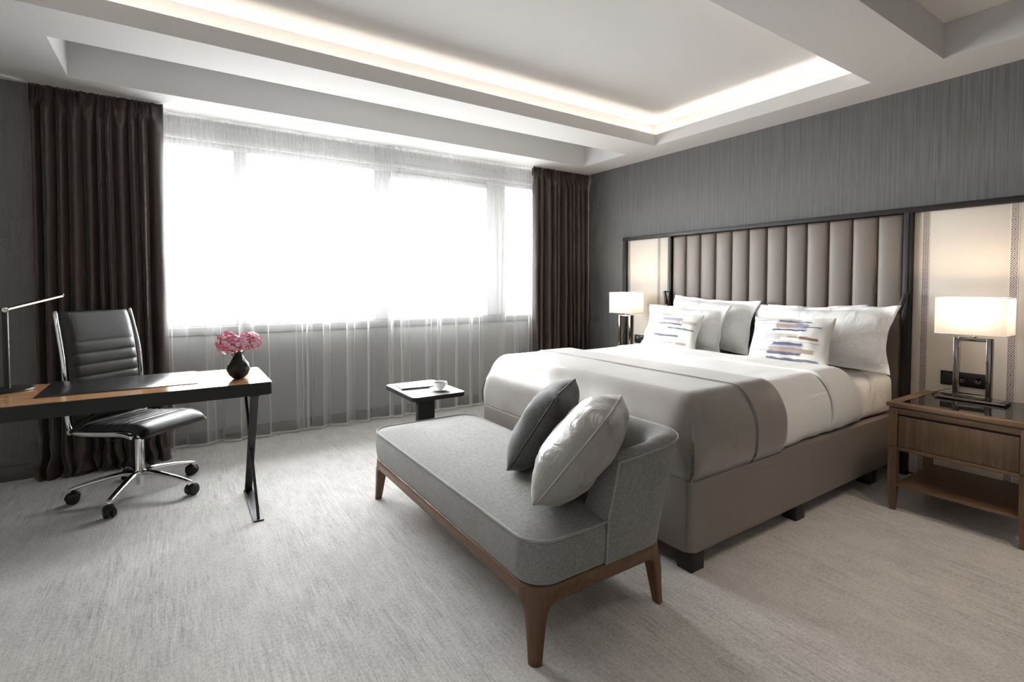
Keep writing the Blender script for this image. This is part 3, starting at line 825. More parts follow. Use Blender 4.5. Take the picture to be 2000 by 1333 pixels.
M['print_a'] = brush_print('brush_stroke_print', [
    (-0.28, 0.02, 0.128, 0.133, BL, 0.8), (-0.28, -0.06, 0.098, 0.102, BL, 0.7),
    (-0.08, 0.10, 0.085, 0.125, GREY, 0.8), (-0.06, 0.16, 0.118, 0.128, NAVY, 0.9), (-0.07, 0.06, 0.070, 0.098, BROWN, 0.8), (0.06, 0.14, 0.07, 0.11, BLUE, 0.75),
    (-0.09, 0.14, 0.050, 0.064, NAVY, 0.95), (0.10, 0.21, 0.084, 0.092, NAVY, 0.8),
    (-0.13, -0.02, -0.012, 0.030, GREY, 0.75), (-0.02, 0.09, 0.002, 0.030, (0.38, 0.30, 0.24), 0.6), (0.10, 0.21, -0.004, 0.016, RUST, 0.9), (0.02, 0.14, 0.006, 0.011, BL, 0.8),
    (-0.26, 0.23, -0.026, -0.022, BL, 0.5), (-0.07, 0.13, -0.052, -0.032, NAVY, 0.92), (-0.09, 0.12, -0.078, -0.052, BLUE, 0.6), (-0.10, 0.20, -0.098, -0.070, BROWN, 0.75),
    (-0.26, -0.06, -0.096, -0.091, BL, 0.7), (-0.11, 0.12, -0.116, -0.098, NAVY, 0.9), (-0.12, 0.22, -0.150, -0.134, (0.14, 0.16, 0.22), 0.9)])
M['print_b'] = brush_print('brush_stroke_print_small', [
    (-0.10, 0.10, 0.080, 0.105, BLUE, 0.75), (-0.10, 0.09, 0.055, 0.082, (0.45, 0.36, 0.33), 0.7), (-0.12, 0.10, 0.040, 0.054, NAVY, 0.85), (0.10, 0.22, 0.052, 0.082, (0.40, 0.31, 0.27), 0.7),
    (-0.25, -0.06, 0.056, 0.061, BL, 0.6), (-0.14, 0.02, -0.018, 0.026, GREY, 0.7), (-0.02, 0.22, 0.004, 0.018, (0.10, 0.11, 0.16), 0.85), (-0.14, 0.05, -0.042, -0.018, (0.42, 0.34, 0.30), 0.6),
    (-0.25, -0.12, 0.012, 0.016, BL, 0.6), (-0.15, 0.10, -0.066, -0.048, NAVY, 0.9), (-0.14, 0.08, -0.100, -0.082, (0.48, 0.48, 0.52), 0.6), (0.08, 0.18, -0.122, -0.105, BROWN, 0.8), (-0.06, 0.06, -0.118, -0.108, BL, 0.6)])
DG = 'printed scatter cushions on the bed'
pillow('printed_cushion', 'cream cushion with bold blue and brown brush strokes, nearer the oak nightstand', 'cushion', DG, 0.56, 0.335, 0.15, 0.004, M['print_a'], (-0.70, -2.75, 0.730), R(20), YAW, R(-1), 5, pinch=0.07)
pillow('printed_cushion', 'cream cushion with pale blue brush strokes, nearer the window', 'cushion', DG, 0.50, 0.32, 0.14, 0.004, M['print_b'], (-0.69, -1.775, 0.730), R(20), YAW, R(1), 6, pinch=0.07)

# ------------------------------------------------------------------ nightstands and table lamps
def nightstand(loc, label):
    """local: front at -x, width along y; origin under its centre"""
    o = empty('nightstand', loc, label=label, cat='nightstand', group='oak nightstands')
    D, W = 0.29, 0.305; L = 0.042
    for sx in (-1, 1):
        for sy in (-1, 1):
            x, y = sx * (D - L / 2), sy * (W - 0.012 - L / 2)
            def ring(z, k, dx, dy):
                h = L / 2 * k; cx, cy = x + sx * dx, y + sy * dy
                return [(cx - h, cy - h, z), (cx + h, cy - h, z), (cx + h, cy + h, z), (cx - h, cy + h, z)]
            loft('leg', [ring(0, 0.62, -0.002, -0.002), ring(0.14, 1, 0, 0), ring(0.366, 1, 0, 0)], M['oak_z'], o, smooth=False)
            loft('corner_post', [ring(0.370, 1, 0, 0), ring(0.592, 1, 0, 0)], M['oak_z'], o, smooth=False)
    yi = W - 0.012 - L
    bd = box('carcass_side', -D + L, D - L, -W + 0.020, -W + 0.034, 0.37, 0.592, M['oak_x'], o); box('carcass_side', -D + L, D - L, W - 0.034, W - 0.020, 0.37, 0.592, M['oak_x'], o)
    box('back_panel', D - 0.03, D - 0.018, -yi, yi, 0.37, 0.592, M['oak'], o)
    box('carcass_floor', -D + 0.012, D - 0.02, -yi, yi, 0.362, 0.376, M['oak'], o)
    box('bottom_rail', -D + 0.004, -D + 0.03, -yi, yi, 0.352, 0.371, M['oak'], o, bev=0.001)
    box('top_rail', -D + 0.004, -D + 0.03, -yi, yi, 0.561, 0.592, M['oak'], o, bev=0.001)
    box('drawer', -D + 0.007, -D + 0.025, -yi + 0.003, yi - 0.003, 0.375, 0.549, M['oak_drawer'], o, bev=0.0015)
    box('drawer_recess', -D + 0.026, -D + 0.05, -yi, yi, 0.545, 0.562, M['black_block'], o)
    sh_ = box('shelf', -D + 0.012, D - 0.012, -yi - 0.006, yi + 0.006, 0.142, 0.160, M['oak'], o, bev=0.002)
    tp = empty('tabletop', (0, 0, 0.592)); tp.parent = o
    prismd = dict(parent=tp, bev=0.002)
    box('shadow_gap', -D + 0.008, D - 0.008, -W + 0.018, W - 0.018, 0.0, 0.006, M['black_block'], tp)
    box('edge_front', -D - 0.008, -D + 0.052, -W, W, 0.006, 0.030, M['oak'], tp, bev=0.003)
    box('edge_rear', D - 0.02, D, -W, W, 0.006, 0.030, M['oak'], tp, bev=0.003)
    for s in (-1, 1):
        a, b_ = sorted((s * W, s * (W - 0.052))); box('edge_side', -D + 0.052, D - 0.02, a, b_, 0.006, 0.030, M['oak_x'], tp, bev=0.002)
    box('glass_inlay', -D + 0.052, D - 0.02, -W + 0.052, W - 0.052, 0.012, 0.0285, M['black_glass'], tp)
    return o
nightstand((-0.485, -3.685, 0), 'oak nightstand with one drawer, low shelf and black glass top')
nightstand((-0.485, -0.96, 0), 'oak nightstand mostly hidden behind the bed, on the window side')

def table_lamp(loc, label):
    o = empty('table_lamp', loc, label=label, cat='lamp', group='bedside table lamps')
    box('base_plate', -0.065, 0.065, -0.155, 0.155, 0.0, 0.014, M['steel'], o, bev=0.002)
    fr = empty('stem_frame', (0, 0, 0.014)); fr.parent = o
    w, t, h, d = 0.083, 0.021, 0.352, 0.026
    box('upright', -d, d, -w, -w + t, 0, h, M['steel'], fr, bev=0.0015); box('upright', -d, d, w - t, w, 0, h, M['steel'], fr, bev=0.0015)
    box('crossbar', -d, d, -w + t, w - t, h - t, h, M['steel'], fr, bev=0.0015); box('crossbar', -d, d, -w + t, w - t, 0, t, M['steel'], fr, bev=0.0015)
    lathe('neck', [(0.016, 0.366), (0.016, 0.373), (0.008, 0.375), (0.008, 0.42), (0.014, 0.422), (0.014, 0.45)], M['steel'], o, n=20)
    lathe('bulb', [(0.012, 0.45), (0.020, 0.465), (0.026, 0.485), (0.024, 0.505), (0.014, 0.518), (0.002, 0.522)], M['bulb'], o, n=20)
    z0, z1, hx, hy = 0.387, 0.597, 0.085, 0.158
    sh_ = empty('shade', (0, 0, 0)); sh_.parent = o
    bm = bmesh.new()
    pts = rrect(-hx, hx, -hy, hy, 0.006, 3); n = len(pts)
    lo = [bm.verts.new((*p, z0)) for p in pts]; hi = [bm.verts.new((*p, z1)) for p in pts]
    for i in range(n): bm.faces.new((lo[i], lo[(i + 1) % n], hi[(i + 1) % n], hi[i]))
    bm_obj('shade_cloth', bm, M['shade'], sh_, smooth=True, sharp=40)
    for z in (z0, z1): tube('rim', [(p[0], p[1], z) for p in rrect(-hx, hx, -hy, hy, 0.006, 3)], 0.0022, M['paper'], sh_, n=5, cyc=True)
    for s in (-1, 1): tube('spider', [(0, 0, z0 + 0.05), (0, s * hy, z0 + 0.006)], 0.0016, M['steel'], sh_, n=6)
    tube('cord', [(0.05, 0.03, 0.016), (0.08, 0.06, 0.006), (0.03, 0.15, 0.004), (0.02, 0.19, 0.004), (0.08, 0.20, 0.004), (0.16, 0.14, 0.03)], 0.0022, M['caster'], o, n=6)
    ld = bpy.data.lights.new('lamp_glow', 'POINT'); ld.energy = LAMP_W; ld.color = (1.0, 0.76, 0.54); ld.shadow_soft_size = 0.03
    lo_ = bpy.data.objects.new('lamp_glow', ld); col.objects.link(lo_); lo_.parent = o; lo_.location = (0, 0, 0.535)
    return o
table_lamp((-0.340, -3.645, 0.6225), 'rectangular white shaded table lamp on the oak nightstand in full view')
table_lamp((-0.340, -0.935, 0.6225), 'rectangular white shaded table lamp beyond the bed near the window')

# ------------------------------------------------------------------ chaise with cushions
cx0, cx1, cy0, cy1 = -3.205, -2.530, -3.262, -1.60
ch = empty('chaise', (-2.8675, -2.43, 0), label='grey upholstered chaise on walnut legs at the foot of the bed', cat='chaise')
qx, qy = -2.8675, -2.43
X0, X1, Y0, Y1 = cx0 - qx, cx1 - qx, cy0 - qy, cy1 - qy
# seat cushion body built as lofted rounded rectangles
def seat_ring(ins, z, r): return [(p[0], p[1], z) for p in rrect(X0 + ins, X1 - ins, Y0 + ins, Y1 - ins, max(0.02, r - ins), 10)]
rings = [seat_ring(0.012, 0.262, 0.11), seat_ring(0.002, 0.270, 0.11), seat_ring(-0.004, 0.30, 0.11), seat_ring(-0.008, 0.345, 0.11), seat_ring(-0.004, 0.395, 0.11), seat_ring(0.003, 0.420, 0.11)]
body = loft('seat_body', rings, M['chaise_cloth'], ch, caps=True, sharp=60)
# domed, slightly rumpled top
def top_fn(u, v):
    # polar-ish map: outline scaled towards the centre line
    pts = rrect(X0 + 0.003, X1 - 0.003, Y0 + 0.003, Y1 - 0.003, 0.107, 10)
    n = len(pts); k = int(round(u * n)) % n
    px, py = pts[k]
    cxm, cym = 0.0, max(Y0 + 0.36, min(Y1 - 0.36, py))
    t = 1 - v
    x, y = cxm + (px - cxm) * t, cym + (py - cym) * t
    dome = 0.048 * (1 - t ** 2.4)
    wr = 0.0035 * noise.noise(Vector((x * 5, y * 7, 1.0))) * (1 - t * 0.5)
    dip = -0.012 * math.exp(-(((x + 0.02) / 0.16) ** 2 + ((y - 0.62) / 0.16) ** 2))
    cr = 0.0035 * math.sin((y * 0.9 + x * 0.5 + 0.3) * 95) * math.exp(-(((x + 0.12) / 0.12) ** 2 + ((y - 0.02) / 0.07) ** 2))
    return (x, y, 0.420 + dome + wr + (dip + cr) * (1 - t ** 4))
grid_obj('seat_top', top_fn, 44, 22, M['chaise_cloth'], ch)
tube('seat_piping', seat_ring(0.000, 0.421, 0.11), 0.0055, M['chaise_piping'], ch, n=6, cyc=True)
# walnut frame
def fr_ring(ins, z): return [(p[0], p[1], z) for p in rrect(X0 + ins, X1 - ins, Y0 + ins, Y1 - ins, 0.10, 10)]
loft('wood_frame', [fr_ring(0.05, 0.205), fr_ring(0.010, 0.200), fr_ring(0.004, 0.205), fr_ring(0.002, 0.258), fr_ring(0.006, 0.263), fr_ring(0.05, 0.263)], M['walnut'], ch, caps=True, sharp=50)
for sx in (-1, 1):
    for sy in (-1, 1):
        cxx = X0 if sx < 0 else X1; cyy = Y0 if sy < 0 else Y1
        rg = []
        for z, wd, off_ in ((0.0, 0.038, 0.006), (0.07, 0.046, 0.008), (0.14, 0.055, 0.009), (0.175, 0.064, 0.007), (0.192, 0.076, 0.005), (0.206, 0.105, 0.0035), (0.258, 0.135, 0.0025)):
            a, b_ = cxx - sx * off_, cyy - sy * off_
            xa, xb = sorted((a, a - sx * wd)); ya, yb = sorted((b_, b_ - sy * wd))
            # rounded outer corner
            r = min(0.030 if z < 0.15 else 0.095, wd * 0.72)
            base = []
            for (px, py, a0) in ((xb, yb, 0), (xa, yb, 90), (xa, ya, 180), (xb, ya, 270)):
                outer = ((px > 0) == (sx > 0) and abs(px - a) < 1e-6) and abs(py - b_) < 1e-6
                rr = r if outer else 0.006
                ccx = px - math.copysign(rr, px - (xa + xb) / 2); ccy = py - math.copysign(rr, py - (ya + yb) / 2)
                for k in range(5):
                    an = R(a0 + 90 * k / 4); base.append((ccx + rr * math.cos(an), ccy + rr * math.sin(an), z))
            rg.append(base)
        loft('leg', rg, M['walnut_z'], ch, sharp=45)
# curved back wrapping the corner nearest the nightstand side
rb = 0.125
pl_ = [(-2.880, cy0 - 0.006), (-2.80, cy0 - 0.006), (-2.72, cy0 - 0.006)] + [(cx1 + 0.006 - rb + rb * math.cos(R(a_)), cy0 - 0.006 + rb + rb * math.sin(R(a_))) for a_ in range(-90, 1, 15)] + [(cx1 + 0.006, cy0 + 0.20), (cx1 + 0.006, cy0 + 0.30), (cx1 + 0.006, cy0 + 0.40), (cx1 + 0.006, cy0 + 0.50)]
path = bez([(a - qx, b_ - qy, 0) for a, b_ in pl_], 4)
N = len(path); rings = []; topline = []
for i, p in enumerate(path):
    t = (path[min(i + 1, N - 1)] - path[max(i - 1, 0)]).normalized(); nin = Vector((-t.y, t.x, 0))   # towards the seat
    s = i / (N - 1)
    rise = smooth01(0.0, 0.40, s)
    zt = 0.645 + 0.050 * rise - 0.06 * smooth01(0.84, 1.0, s)
    th_ = 0.095
    lean = 0.012 + 0.062 * rise
    sec = [(0.0, 0.266), (-0.003 - lean * 0.08, 0.33), (-0.004 - lean * 0.35, 0.45), (-0.004 - lean * 0.8, zt - 0.06), (-0.002 - lean, zt - 0.012), (0.006 - lean, zt), (th_ * 0.55 - lean, zt + 0.008), (th_ - 0.012 - lean, zt - 0.004), (th_ + 0.004 - lean * 0.85, zt - 0.022), (th_ + 0.012 - lean * 0.3, 0.56), (th_ + 0.02, 0.45), (th_ + 0.02, 0.266)]
    rg = []
    for o_, z in sec:
        # free front edge rakes back towards the top, and the inner face starts further forward
        k_ = max(0.0, (z - 0.42)) / 0.22
        sh_ = (1 - s) ** 5 * (0.050 * k_ - 0.012 * min(1.0, max(0.0, o_) / th_) * (1 - k_) )
        q = p + nin * o_ + t * sh_; rg.append((q.x, q.y, z))
    rings.append(rg); topline.append(Vector(rg[4]) + Vector((0, 0, 0.006)))
loft('backrest', rings, M['chaise_cloth'], ch, caps=True, sharp=70)
tube('back_piping', [Vector(r[1]) * 0 + Vector(r[k]) for r, k in [(rings[0], 0), (rings[0], 1), (rings[0], 2), (rings[0], 3)]] + topline, 0.0045, M['chaise_piping'], ch, n=6)

def lean_cushion(name, label, W, H, T, mat, base, facing, tilt, roll, seed, pip, wr):
    """facing: world angle of the face direction"""
    return pillow(name, label, 'cushion', 'scatter cushions on the chaise', W, H, T, 0.004, mat, base, tilt, facing + R(90), roll, seed, pip, wr, 0.02, 3.0, 0.065)
lean_cushion('scatter_cushion', 'silver satin cushion leaning in the curved back of the chaise', 0.45, 0.45, 0.23, M['cushion_satin'], (-2.945, -3.00, 0.455), R(127), R(37), R(0), 13, M['cushion_satin'], 0.010)
lean_cushion('scatter_cushion', 'charcoal chenille cushion leaning behind the silver one on the chaise', 0.44, 0.43, 0.19, M['cushion_dark'], (-2.835, -2.65, 0.455), R(128), R(32), R(0), 14, M['black_block'], 0.007)

# ------------------------------------------------------------------ side table with cup and book
st = empty('side_table', (-2.70, -1.225, 0), label='small black pedestal side table with pale top between the chaise and the sheers', cat='table')
prism('tabletop', rrect(-0.195, 0.195, -0.275, 0.275, 0.035, 6), 0.520, 0.548, M['black_matt'], st, bev=0.002)
prism('veneer', rrect(-0.190, 0.190, -0.270, 0.270, 0.032, 6), 0.5482, 0.5500, M['table_top'], st)
box('column', -0.150, -0.030, -0.245, -0.200, 0.012, 0.520, M['black_matt'], st, bev=0.002)
prism('foot_plate', rrect(-0.17, 0.17, -0.26, 0.20, 0.03, 5), 0.0, 0.012, M['black_metal'], st, bev=0.002)
bk = empty('magazine', (-2.715, -1.135, 0.550), label='slim dark covered magazine lying on the side table', cat='magazine')
bk.rotation_euler = (0, 0, R(-8))
box('pages', -0.135, 0.10, -0.095, 0.10, 0.002, 0.011, M['paper'], bk)
box('cover', -0.138, 0.103, -0.099, 0.102, 0.011, 0.0125, M['paper'], bk); box('cover', -0.138, 0.103, -0.099, 0.102, 0.0, 0.002, M['book_cover'], bk)
box('spine', -0.138, 0.103, -0.102, -0.099, 0.0, 0.0125, M['book_cover'], bk)
sa = empty('saucer', (-2.645, -1.375, 0.550), label='white porcelain saucer under the cup on the side table', cat='saucer')
lathe('dish', [(0.030, 0.0), (0.034, 0.002), (0.052, 0.008), (0.076, 0.016), (0.077, 0.0175), (0.053, 0.0105), (0.034, 0.006), (0.002, 0.005)], M['porcelain'], sa, n=40)
sp = tube('spoon', bez([(0.052, -0.03, 0.015), (0.068, 0.0, 0.0185), (0.074, 0.035, 0.021), (0.078, 0.06, 0.022)], 5), [0.006] * 3 + [0.0022] * 12 + [0.003], M['chrome'], None, n=8, flat=(0.4, 1.0)); sp.location = (-2.645, -1.375, 0.5515)
tag(sp, 'small metal teaspoon lying on the white saucer', 'spoon')
cu = empty('cup', (-2.645, -1.375, 0.5565), label='white porcelain coffee cup on the side table', cat='cup')
lathe('bowl', [(0.018, 0.0), (0.020, 0.004), (0.030, 0.012), (0.040, 0.030), (0.046, 0.055), (0.0465, 0.056), (0.044, 0.055), (0.038, 0.030), (0.028, 0.014), (0.002, 0.008)], M['porcelain'], cu, n=40)
lathe('coffee', [(0.041, 0.042), (0.0405, 0.0425), (0.001, 0.0425)], M['coffee'], cu, n=32)
tube('handle', bez([(0.040, 0, 0.046), (0.060, 0, 0.050), (0.068, 0, 0.036), (0.056, 0, 0.022), (0.036, 0, 0.022)], 6), 0.0035, M['porcelain'], cu, n=8, rot=(0, 0, R(15)))

# ------------------------------------------------------------------ desk
DZ = 0.75
dk = empty('desk', (-4.62, -1.19, 0), label='long writing desk with wood top, black edge and crossed flat legs', cat='desk')
dx0, dx1, dy0, dy1 = -5.50 + 4.62, -3.735 + 4.62, -1.497 + 1.19, -0.878 + 1.19
prism('edge_slab', rrect(dx0, dx1, dy0, dy1, 0.022, 5), DZ - 0.070, DZ - 0.002, M['black_matt'], dk, bev=0.003)
prism('wood_top', rrect(dx0 + 0.004, dx1 - 0.004, dy0 + 0.004, dy1 - 0.004, 0.019, 5), DZ - 0.002, DZ, M['desk_wood'], dk)
for x in (-3.823 + 4.62, -5.36 + 4.62):
    hw = 0.026
    def flat_bar(nm, ya, za, yb, zb, hw, th_=0.0095):
        d = Vector((0, yb - ya, zb - za)).normalized(); nn = Vector((0, -d.z, d.y)) * th_
        A, B = Vector((0, ya, za)), Vector((0, yb, zb))
        rg = [[(x - hw, (P - nn).y, (P - nn).z), (x + hw, (P - nn).y, (P - nn).z), (x + hw, (P + nn).y, (P + nn).z), (x - hw, (P + nn).y, (P + nn).z)] for P in (A, B)]
        return loft(nm, rg, M['black_metal'], dk, smooth=False)
    flat_bar('leg_bar', -1.47 + 1.19, DZ - 0.07, -1.075 + 1.19, 0.010, 0.020)
    flat_bar('leg_bar', -0.93 + 1.19, DZ - 0.07, -1.545 + 1.19, 0.010, 0.007)
    box('floor_bar', x - hw, x + hw, -1.565 + 1.19, -1.06 + 1.19, 0.0, 0.008, M['black_metal'], dk, bev=0.001)
    box('top_bar', x - hw, x + hw, -1.48 + 1.19, -0.91 + 1.19, DZ - 0.078, DZ - 0.069, M['black_metal'], dk)
pad = empty('desk_pad', (-4.42, -1.10, DZ), label='black leather writing pad on the desk', cat='desk pad')
prism('mat', rrect(-0.335, 0.335, -0.235, 0.235, 0.006, 3), 0.0, 0.004, M['pad'], pad, bev=0.001)
dl = empty('desk_lamp', (-4.908, -1.01, DZ), label='slim black desk lamp with a glowing light bar', cat='lamp')
lathe('base', [(0.102, 0.0), (0.104, 0.003), (0.102, 0.009), (0.098, 0.011), (0.002, 0.012)], M['black_metal'], dl, n=48, sharp=40)
lathe('pole', [(0.0125, 0.011), (0.0125, 0.405), (0.011, 0.408), (0.002, 0.408)], M['black_metal'], dl, n=20, sharp=40)
lathe('joint', [(0.012, -0.022), (0.014, -0.02), (0.014, 0.02), (0.012, 0.022)], M['chrome'], dl, n=20, loc=(0, 0, 0.415), rot=(R(90), 0, R(20)))
arm = empty('arm', (0, 0, 0.415)); arm.parent = dl; arm.rotation_euler = (0, R(-17), R(-4))
box('bar', -0.16, 0.245, -0.011, 0.011, 0.002, 0.010, M['black_metal'], arm, bev=0.002)
box('light_strip', 0.020, 0.238, -0.009, 0.009, -0.004, 0.002, M['led_desk'], arm)
va = empty('vase', (-3.884, -1.28, DZ), label='faceted black bottle vase on the desk', cat='vase')
bm = bmesh.new()
prof = [(0.022, 0.0), (0.030, 0.003), (0.052, 0.024), (0.062, 0.052), (0.056, 0.084), (0.036, 0.112), (0.024, 0.132), (0.022, 0.150), (0.026, 0.160), (0.022, 0.160), (0.018, 0.140)]
n = 9; rows = []
for i, (r, z) in enumerate(prof):
    rows.append([bm.verts.new((r * math.cos(2 * PI * (k + 0.5 * (i % 2)) / n), r * math.sin(2 * PI * (k + 0.5 * (i % 2)) / n), z)) for k in range(n)])
bm.faces.new(rows[0][::-1])
for i in range(len(rows) - 1):
    for k in range(n):
        a, b_, c, d = rows[i][k], rows[i][(k + 1) % n], rows[i + 1][(k + 1) % n], rows[i + 1][k]
        if i % 2 == 0: bm.faces.new((a, b_, d)); bm.faces.new((b_, c, d))
        else: bm.faces.new((a, b_, c)); bm.faces.new((a, c, d))
bm_obj('body', bm, M['black_matt'], va, smooth=False)
# peonies
def petal_mesh(L, Wd, curl):
    vs, fs = [], []; nu, nv = 6, 5
    for i in range(nu + 1):
        t = i / nu; wd = Wd * (0.25 + 0.85 * t ** 0.6) * math.sqrt(max(0.0, 1 - (t * 0.97) ** 7))
        for j in range(nv + 1):
            s = 2 * j / nv - 1
            r = L * t; bend = curl * t * t * L; cup = -0.25 * wd * s * s
            ruf = 0.06 * L * math.sin(s * 7) * t * t
            vs.append((r * math.cos(curl * t * 0.8), wd * s * 0.5, bend + cup + ruf))
    for i in range(nu):
        for j in range(nv):
            a = i * (nv + 1) + j; fs.append((a, a + nv + 1, a + nv + 2, a + 1))
    me = bpy.data.meshes.new('petal'); me.from_pydata(vs, [], fs); me.update()
    for p in me.polygons: p.use_smooth = True
    return me
petals = {}
for nm in ('petal_deep', 'petal_pale'):
    petals[nm] = []
    for c in (0.35, 0.8, 1.2):
        me = petal_mesh(0.042, 0.036, c); me.materials.append(M[nm]); petals[nm].append(me)
def peony(loc, rad, seed, tiltx, tilty, label, deep):
    rnd = random.Random(seed)
    o = empty('peony', loc, label=label, cat='flower', group='pink peonies in the black vase')
    o.rotation_euler = (tiltx, tilty, rnd.uniform(0, 6))
    for shell, n, tilt in ((0.50, 24, 0.30), (0.74, 38, 0.42), (0.92, 52, 0.55)):
        for i in range(n):
            sz = 1 - (i + 0.5) / n * 1.72; az = i * 2.39996 + shell * 9
            cr_ = math.sqrt(max(0, 1 - sz * sz)); d = Vector((cr_ * math.cos(az), cr_ * math.sin(az), sz))
            me = petals['petal_deep' if rnd.random() < deep * (1.5 - shell * 0.8) else 'petal_pale'][rnd.randrange(3)]
            p = bpy.data.objects.new('petal', me); col.objects.link(p); p.parent = o
            up_ = Vector((0, 0, 1)); tg = (up_ - d * up_.dot(d))
            tg = tg.normalized() if tg.length > 0.05 else Vector((math.cos(az), math.sin(az), 0))
            ax = (tg * math.cos(tilt + rnd.uniform(-0.3, 0.3)) + d * math.sin(tilt + rnd.uniform(-0.3, 0.3))).normalized()
            sd = d.cross(ax).normalized(); nz = ax.cross(sd)
            k = rad / 0.062 * (0.62 + 0.30 * shell) * rnd.uniform(0.85, 1.15)
            p.rotation_euler = Matrix((ax, sd, nz)).transposed().to_euler()
            p.location = d * rad * shell * 0.92 - ax * 0.014 * k; p.scale = (k * 0.62, k * 0.95, -k * 0.55)
    lathe('core', [(0.004, -rad * 0.55), (rad * 0.35, -rad * 0.3), (rad * 0.45, 0), (rad * 0.3, rad * 0.32), (0.002, rad * 0.45)], M['petal_deep'], o, n=12)
    # stem reaches down into the vase neck
    inv = Matrix.Translation(loc) @ o.rotation_euler.to_matrix().to_4x4()
    end = inv.inverted() @ Vector((-3.884, -1.28, DZ + 0.10))
    tube('stem', bez([(0, 0, -rad * 0.3), tuple(Vector((0, 0, -rad * 0.8)).lerp(end, 0.35)), tuple(end)], 5), 0.0028, M['stem'], o, n=6)
    return o
peony((-3.930, -1.305, DZ + 0.208), 0.079, 1, 0.25, -0.35, 'large deep pink peony hanging over the vase rim towards the desk lamp', 0.62)
peony((-3.818, -1.255, DZ + 0.212), 0.069, 2, -0.1, 0.55, 'paler pink peony leaning out of the vase towards the desk end', 0.30)
peony((-3.866, -1.315, DZ + 0.200), 0.050, 3, 0.5, 0.1, 'small pale pink peony between the two larger blooms in the vase', 0.25)
def leaf(loc, rz, ry, L, label):
    def fn(u, v):
        wd = 0.018 * math.sin(PI * (0.05 + 0.9 * u)) ; s = 2 * v - 1
        return (L * u, wd * s, 0.012 * u * math.sin(3 * u) - 0.3 * wd * s * s)
    o = grid_obj('leaf', fn, 8, 4, M['leaf'], None, loc=loc, rot=(0, ry, rz)); tag(o, label, 'leaf'); return o
leaf((-3.875, -1.295, DZ + 0.158), R(-38), R(-8), 0.062, 'bright green leaf showing below the pale peony at the vase rim')
leaf((-3.90, -1.295, DZ + 0.156), R(205), R(25), 0.035, 'small dark green leaf under the large peony at the vase rim')

# ------------------------------------------------------------------ office chair
oc = empty('office_chair', (-4.385, -0.732, 0), R(225), label='black leather swivel chair with chrome frame behind the desk', cat='chair')
# local +y is the way the chair faces
rel = -R(225)
for k in range(5):
    a = R(-112 + 72 * k) + rel
    d = Vector((math.cos(a), math.sin(a), 0)); s_ = Vector((-d.y, d.x, 0))
    pts = [d * 0.020 + Vector((0, 0, 0.128)), d * 0.08 + Vector((0, 0, 0.134)), d * 0.17 + Vector((0, 0, 0.122)), d * 0.26 + Vector((0, 0, 0.105)), d * 0.335 + Vector((0, 0, 0.085))]
    pth = bez(pts, 5); m_ = len(pth)
    tube('base_arm', pth, [0.024 - 0.009 * i / (m_ - 1) for i in range(m_)], M['chrome'], oc, n=12, flat=(0.75, 1.0))
    cs = empty('caster', tuple(d * 0.335)); cs.parent = oc; cs.rotation_euler = (0, 0, a + R(40 + 37 * k))
    lathe('pin', [(0.010, 0.062), (0.013, 0.065), (0.013, 0.088), (0.009, 0.094)], M['chrome'], cs, n=14)
    for s in (-1, 1):
        lathe('wheel', [(0.004, -0.012), (0.028, -0.012), (0.033, -0.008), (0.034, 0.0), (0.033, 0.008), (0.028, 0.012), (0.004, 0.012)], M['caster'], cs, n=24, loc=(0.012, s * 0.016, 0.034), rot=(R(90), 0, 0))
    tube('hood', [(0.012 + 0.036 * math.cos(R(x)), 0, 0.034 + 0.036 * math.sin(R(x))) for x in range(20, 181, 16)], 0.011, M['caster'], cs, n=8, flat=(0.35, 2.0))
lathe('gas_column', [(0.016, 0.058), (0.020, 0.060), (0.022, 0.10), (0.030, 0.115), (0.030, 0.145), (0.026, 0.150), (0.026, 0.345), (0.016, 0.350), (0.016, 0.40), (0.03, 0.405)], M['chrome'], oc, n=24, sharp=40)
box('tilt_mechanism', -0.075, 0.075, -0.12, 0.09, 0.385, 0.420, M['black_metal'], oc, bev=0.008)
tube('lever', [(0.07, 0.02, 0.40), (0.16, 0.03, 0.395), (0.20, 0.03, 0.39)], 0.005, M['black_metal'], oc, n=8)
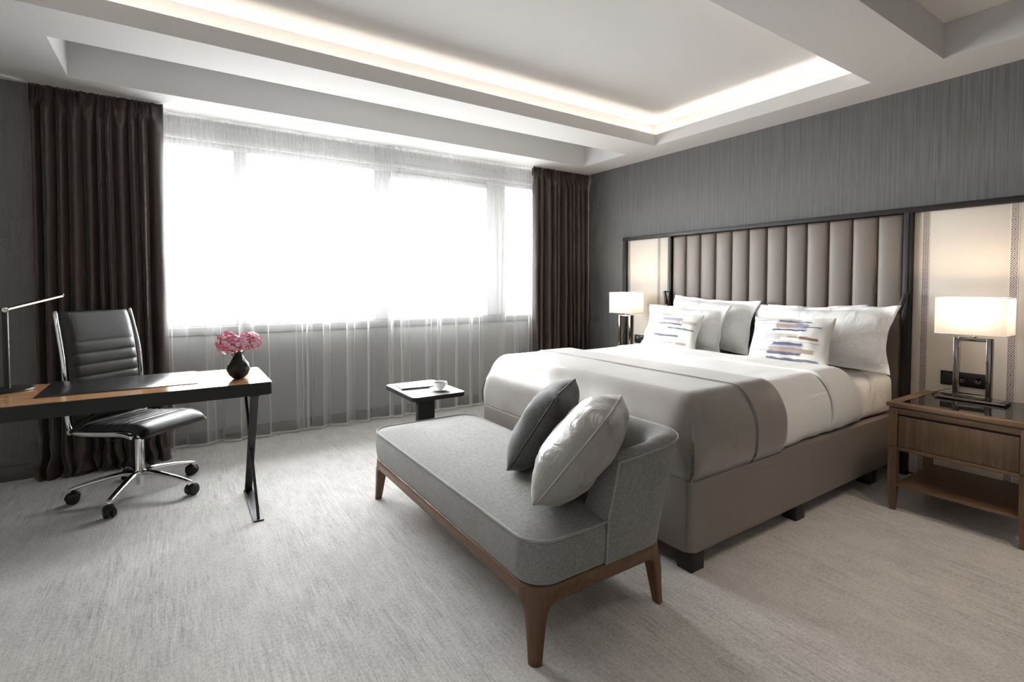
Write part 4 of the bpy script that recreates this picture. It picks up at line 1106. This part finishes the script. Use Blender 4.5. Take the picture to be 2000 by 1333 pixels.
# one sling: seat and back with stitched rolls
def sling(nm, prof, W, ribs, thick, crest, parent):
    """prof: list of (y, z) centre line points; rolls run across"""
    P = bez([(0, a, b_) for a, b_ in prof], 26); n = len(P)
    L = [0.0]
    for i in range(1, n): L.append(L[-1] + (P[i] - P[i - 1]).length)
    tot = L[-1]
    def half(sgn):
        rows = []
        for i in range(n):
            t = (P[min(i + 1, n - 1)] - P[max(i - 1, 0)]).normalized(); nr = Vector((0, -t.z, t.y)) * sgn
            s = L[i] / tot
            # roll profile
            f = 1.0
            for r0, r1 in ribs:
                if r0 <= s <= r1:
                    f = max(0.0, math.sin(PI * (s - r0) / (r1 - r0))) ** (0.22 if r1 - r0 < 0.15 else 0.12)
            ends = math.sqrt(max(0.0, 1 - abs(2 * s - 1) ** 14))
            row = []
            for j in range(17):
                x = 2 * j / 16 - 1
                ex = math.sqrt(max(0.0, 1 - abs(x) ** 10))
                th_ = thick * (0.50 + 0.50 * f) * ends * ex
                q = P[i] + nr * th_; row.append((x * W / 2, q.y, q.z))
            rows.append(row)
        return rows
    A, B = half(1), half(-1); m_ = 17
    vs = [p for r in A for p in r] + [p for r in B for p in r]; N_ = n * m_; fs = []
    for i in range(n - 1):
        for j in range(m_ - 1):
            a = i * m_ + j; q = (a, a + 1, a + m_ + 1, a + m_); fs.append(q); fs.append(tuple(x + N_ for x in q[::-1]))
    for i in range(n - 1):
        for j in (0, m_ - 1): a = i * m_ + j; fs.append((a, a + m_, a + m_ + N_, a + N_))
    for j in range(m_ - 1):
        for i in (0, n - 1): a = i * m_ + j; fs.append((a, a + 1, a + 1 + N_, a + N_))
    o = pyd(nm, vs, fs, M['chair_leather'], parent)
    bm = bmesh.new(); bm.from_mesh(o.data); bmesh.ops.recalc_face_normals(bm, faces=bm.faces); bm.to_mesh(o.data); bm.free()
    return o
ns = 7
sling('seat', [(0.275, 0.420), (0.24, 0.452), (0.15, 0.466), (0.0, 0.455), (-0.14, 0.448), (-0.215, 0.462)], 0.465, [(0.28 + 0.10 * i, 0.28 + 0.10 * (i + 1)) for i in range(ns)] + [(0.0, 0.28)], 0.030, 0, oc)
sling('backrest', [(-0.222, 0.47), (-0.232, 0.56), (-0.234, 0.66), (-0.242, 0.80), (-0.266, 0.96), (-0.312, 1.135)], 0.435, [(0.1014 * i, 0.1014 * (i + 1)) for i in range(7)] + [(0.71, 1.0)], 0.028, 0, oc)
for s in (-1, 1):
    x = s * 0.240
    rail = bez([(x, 0.215, 0.432), (x, 0.14, 0.444), (x, 0.0, 0.436), (x, -0.14, 0.432), (x, -0.205, 0.446), (x, -0.230, 0.50), (x, -0.236, 0.60), (x, -0.240, 0.72), (x, -0.256, 0.88), (x * 0.96, -0.314, 1.138)], 7)
    tube('side_rail', rail, 0.0125, M['chrome'], oc, n=10, flat=(1.15, 0.8))
    armp = bez([(x * 1.03, -0.205, 0.435), (x * 1.10, -0.10, 0.50), (x * 1.16, 0.04, 0.585), (x * 1.18, 0.09, 0.63), (x * 1.18, 0.05, 0.650), (x * 1.16, -0.10, 0.652), (x * 1.04, -0.238, 0.650)], 7)
    ar = tube('armrest', armp, 0.011, M['black_metal'], oc, n=10)
    lathe('knuckle', [(0.012, -0.012), (0.015, -0.01), (0.015, 0.01), (0.012, 0.012)], M['chrome'], oc, n=16, loc=(x * 1.03, -0.205, 0.437), rot=(0, R(90), 0))
    tube('arm_ferrule', [armp[20], armp[21], armp[22]], 0.0135, M['chrome'], oc, n=10)
for y, z in ((0.10, 0.425), (-0.12, 0.420)):
    tube('cross_stretcher', [(-0.240, y, z + 0.012), (-0.12, y, z - 0.005), (0.12, y, z - 0.005), (0.240, y, z + 0.012)], 0.009, M['chrome'], oc, n=8)
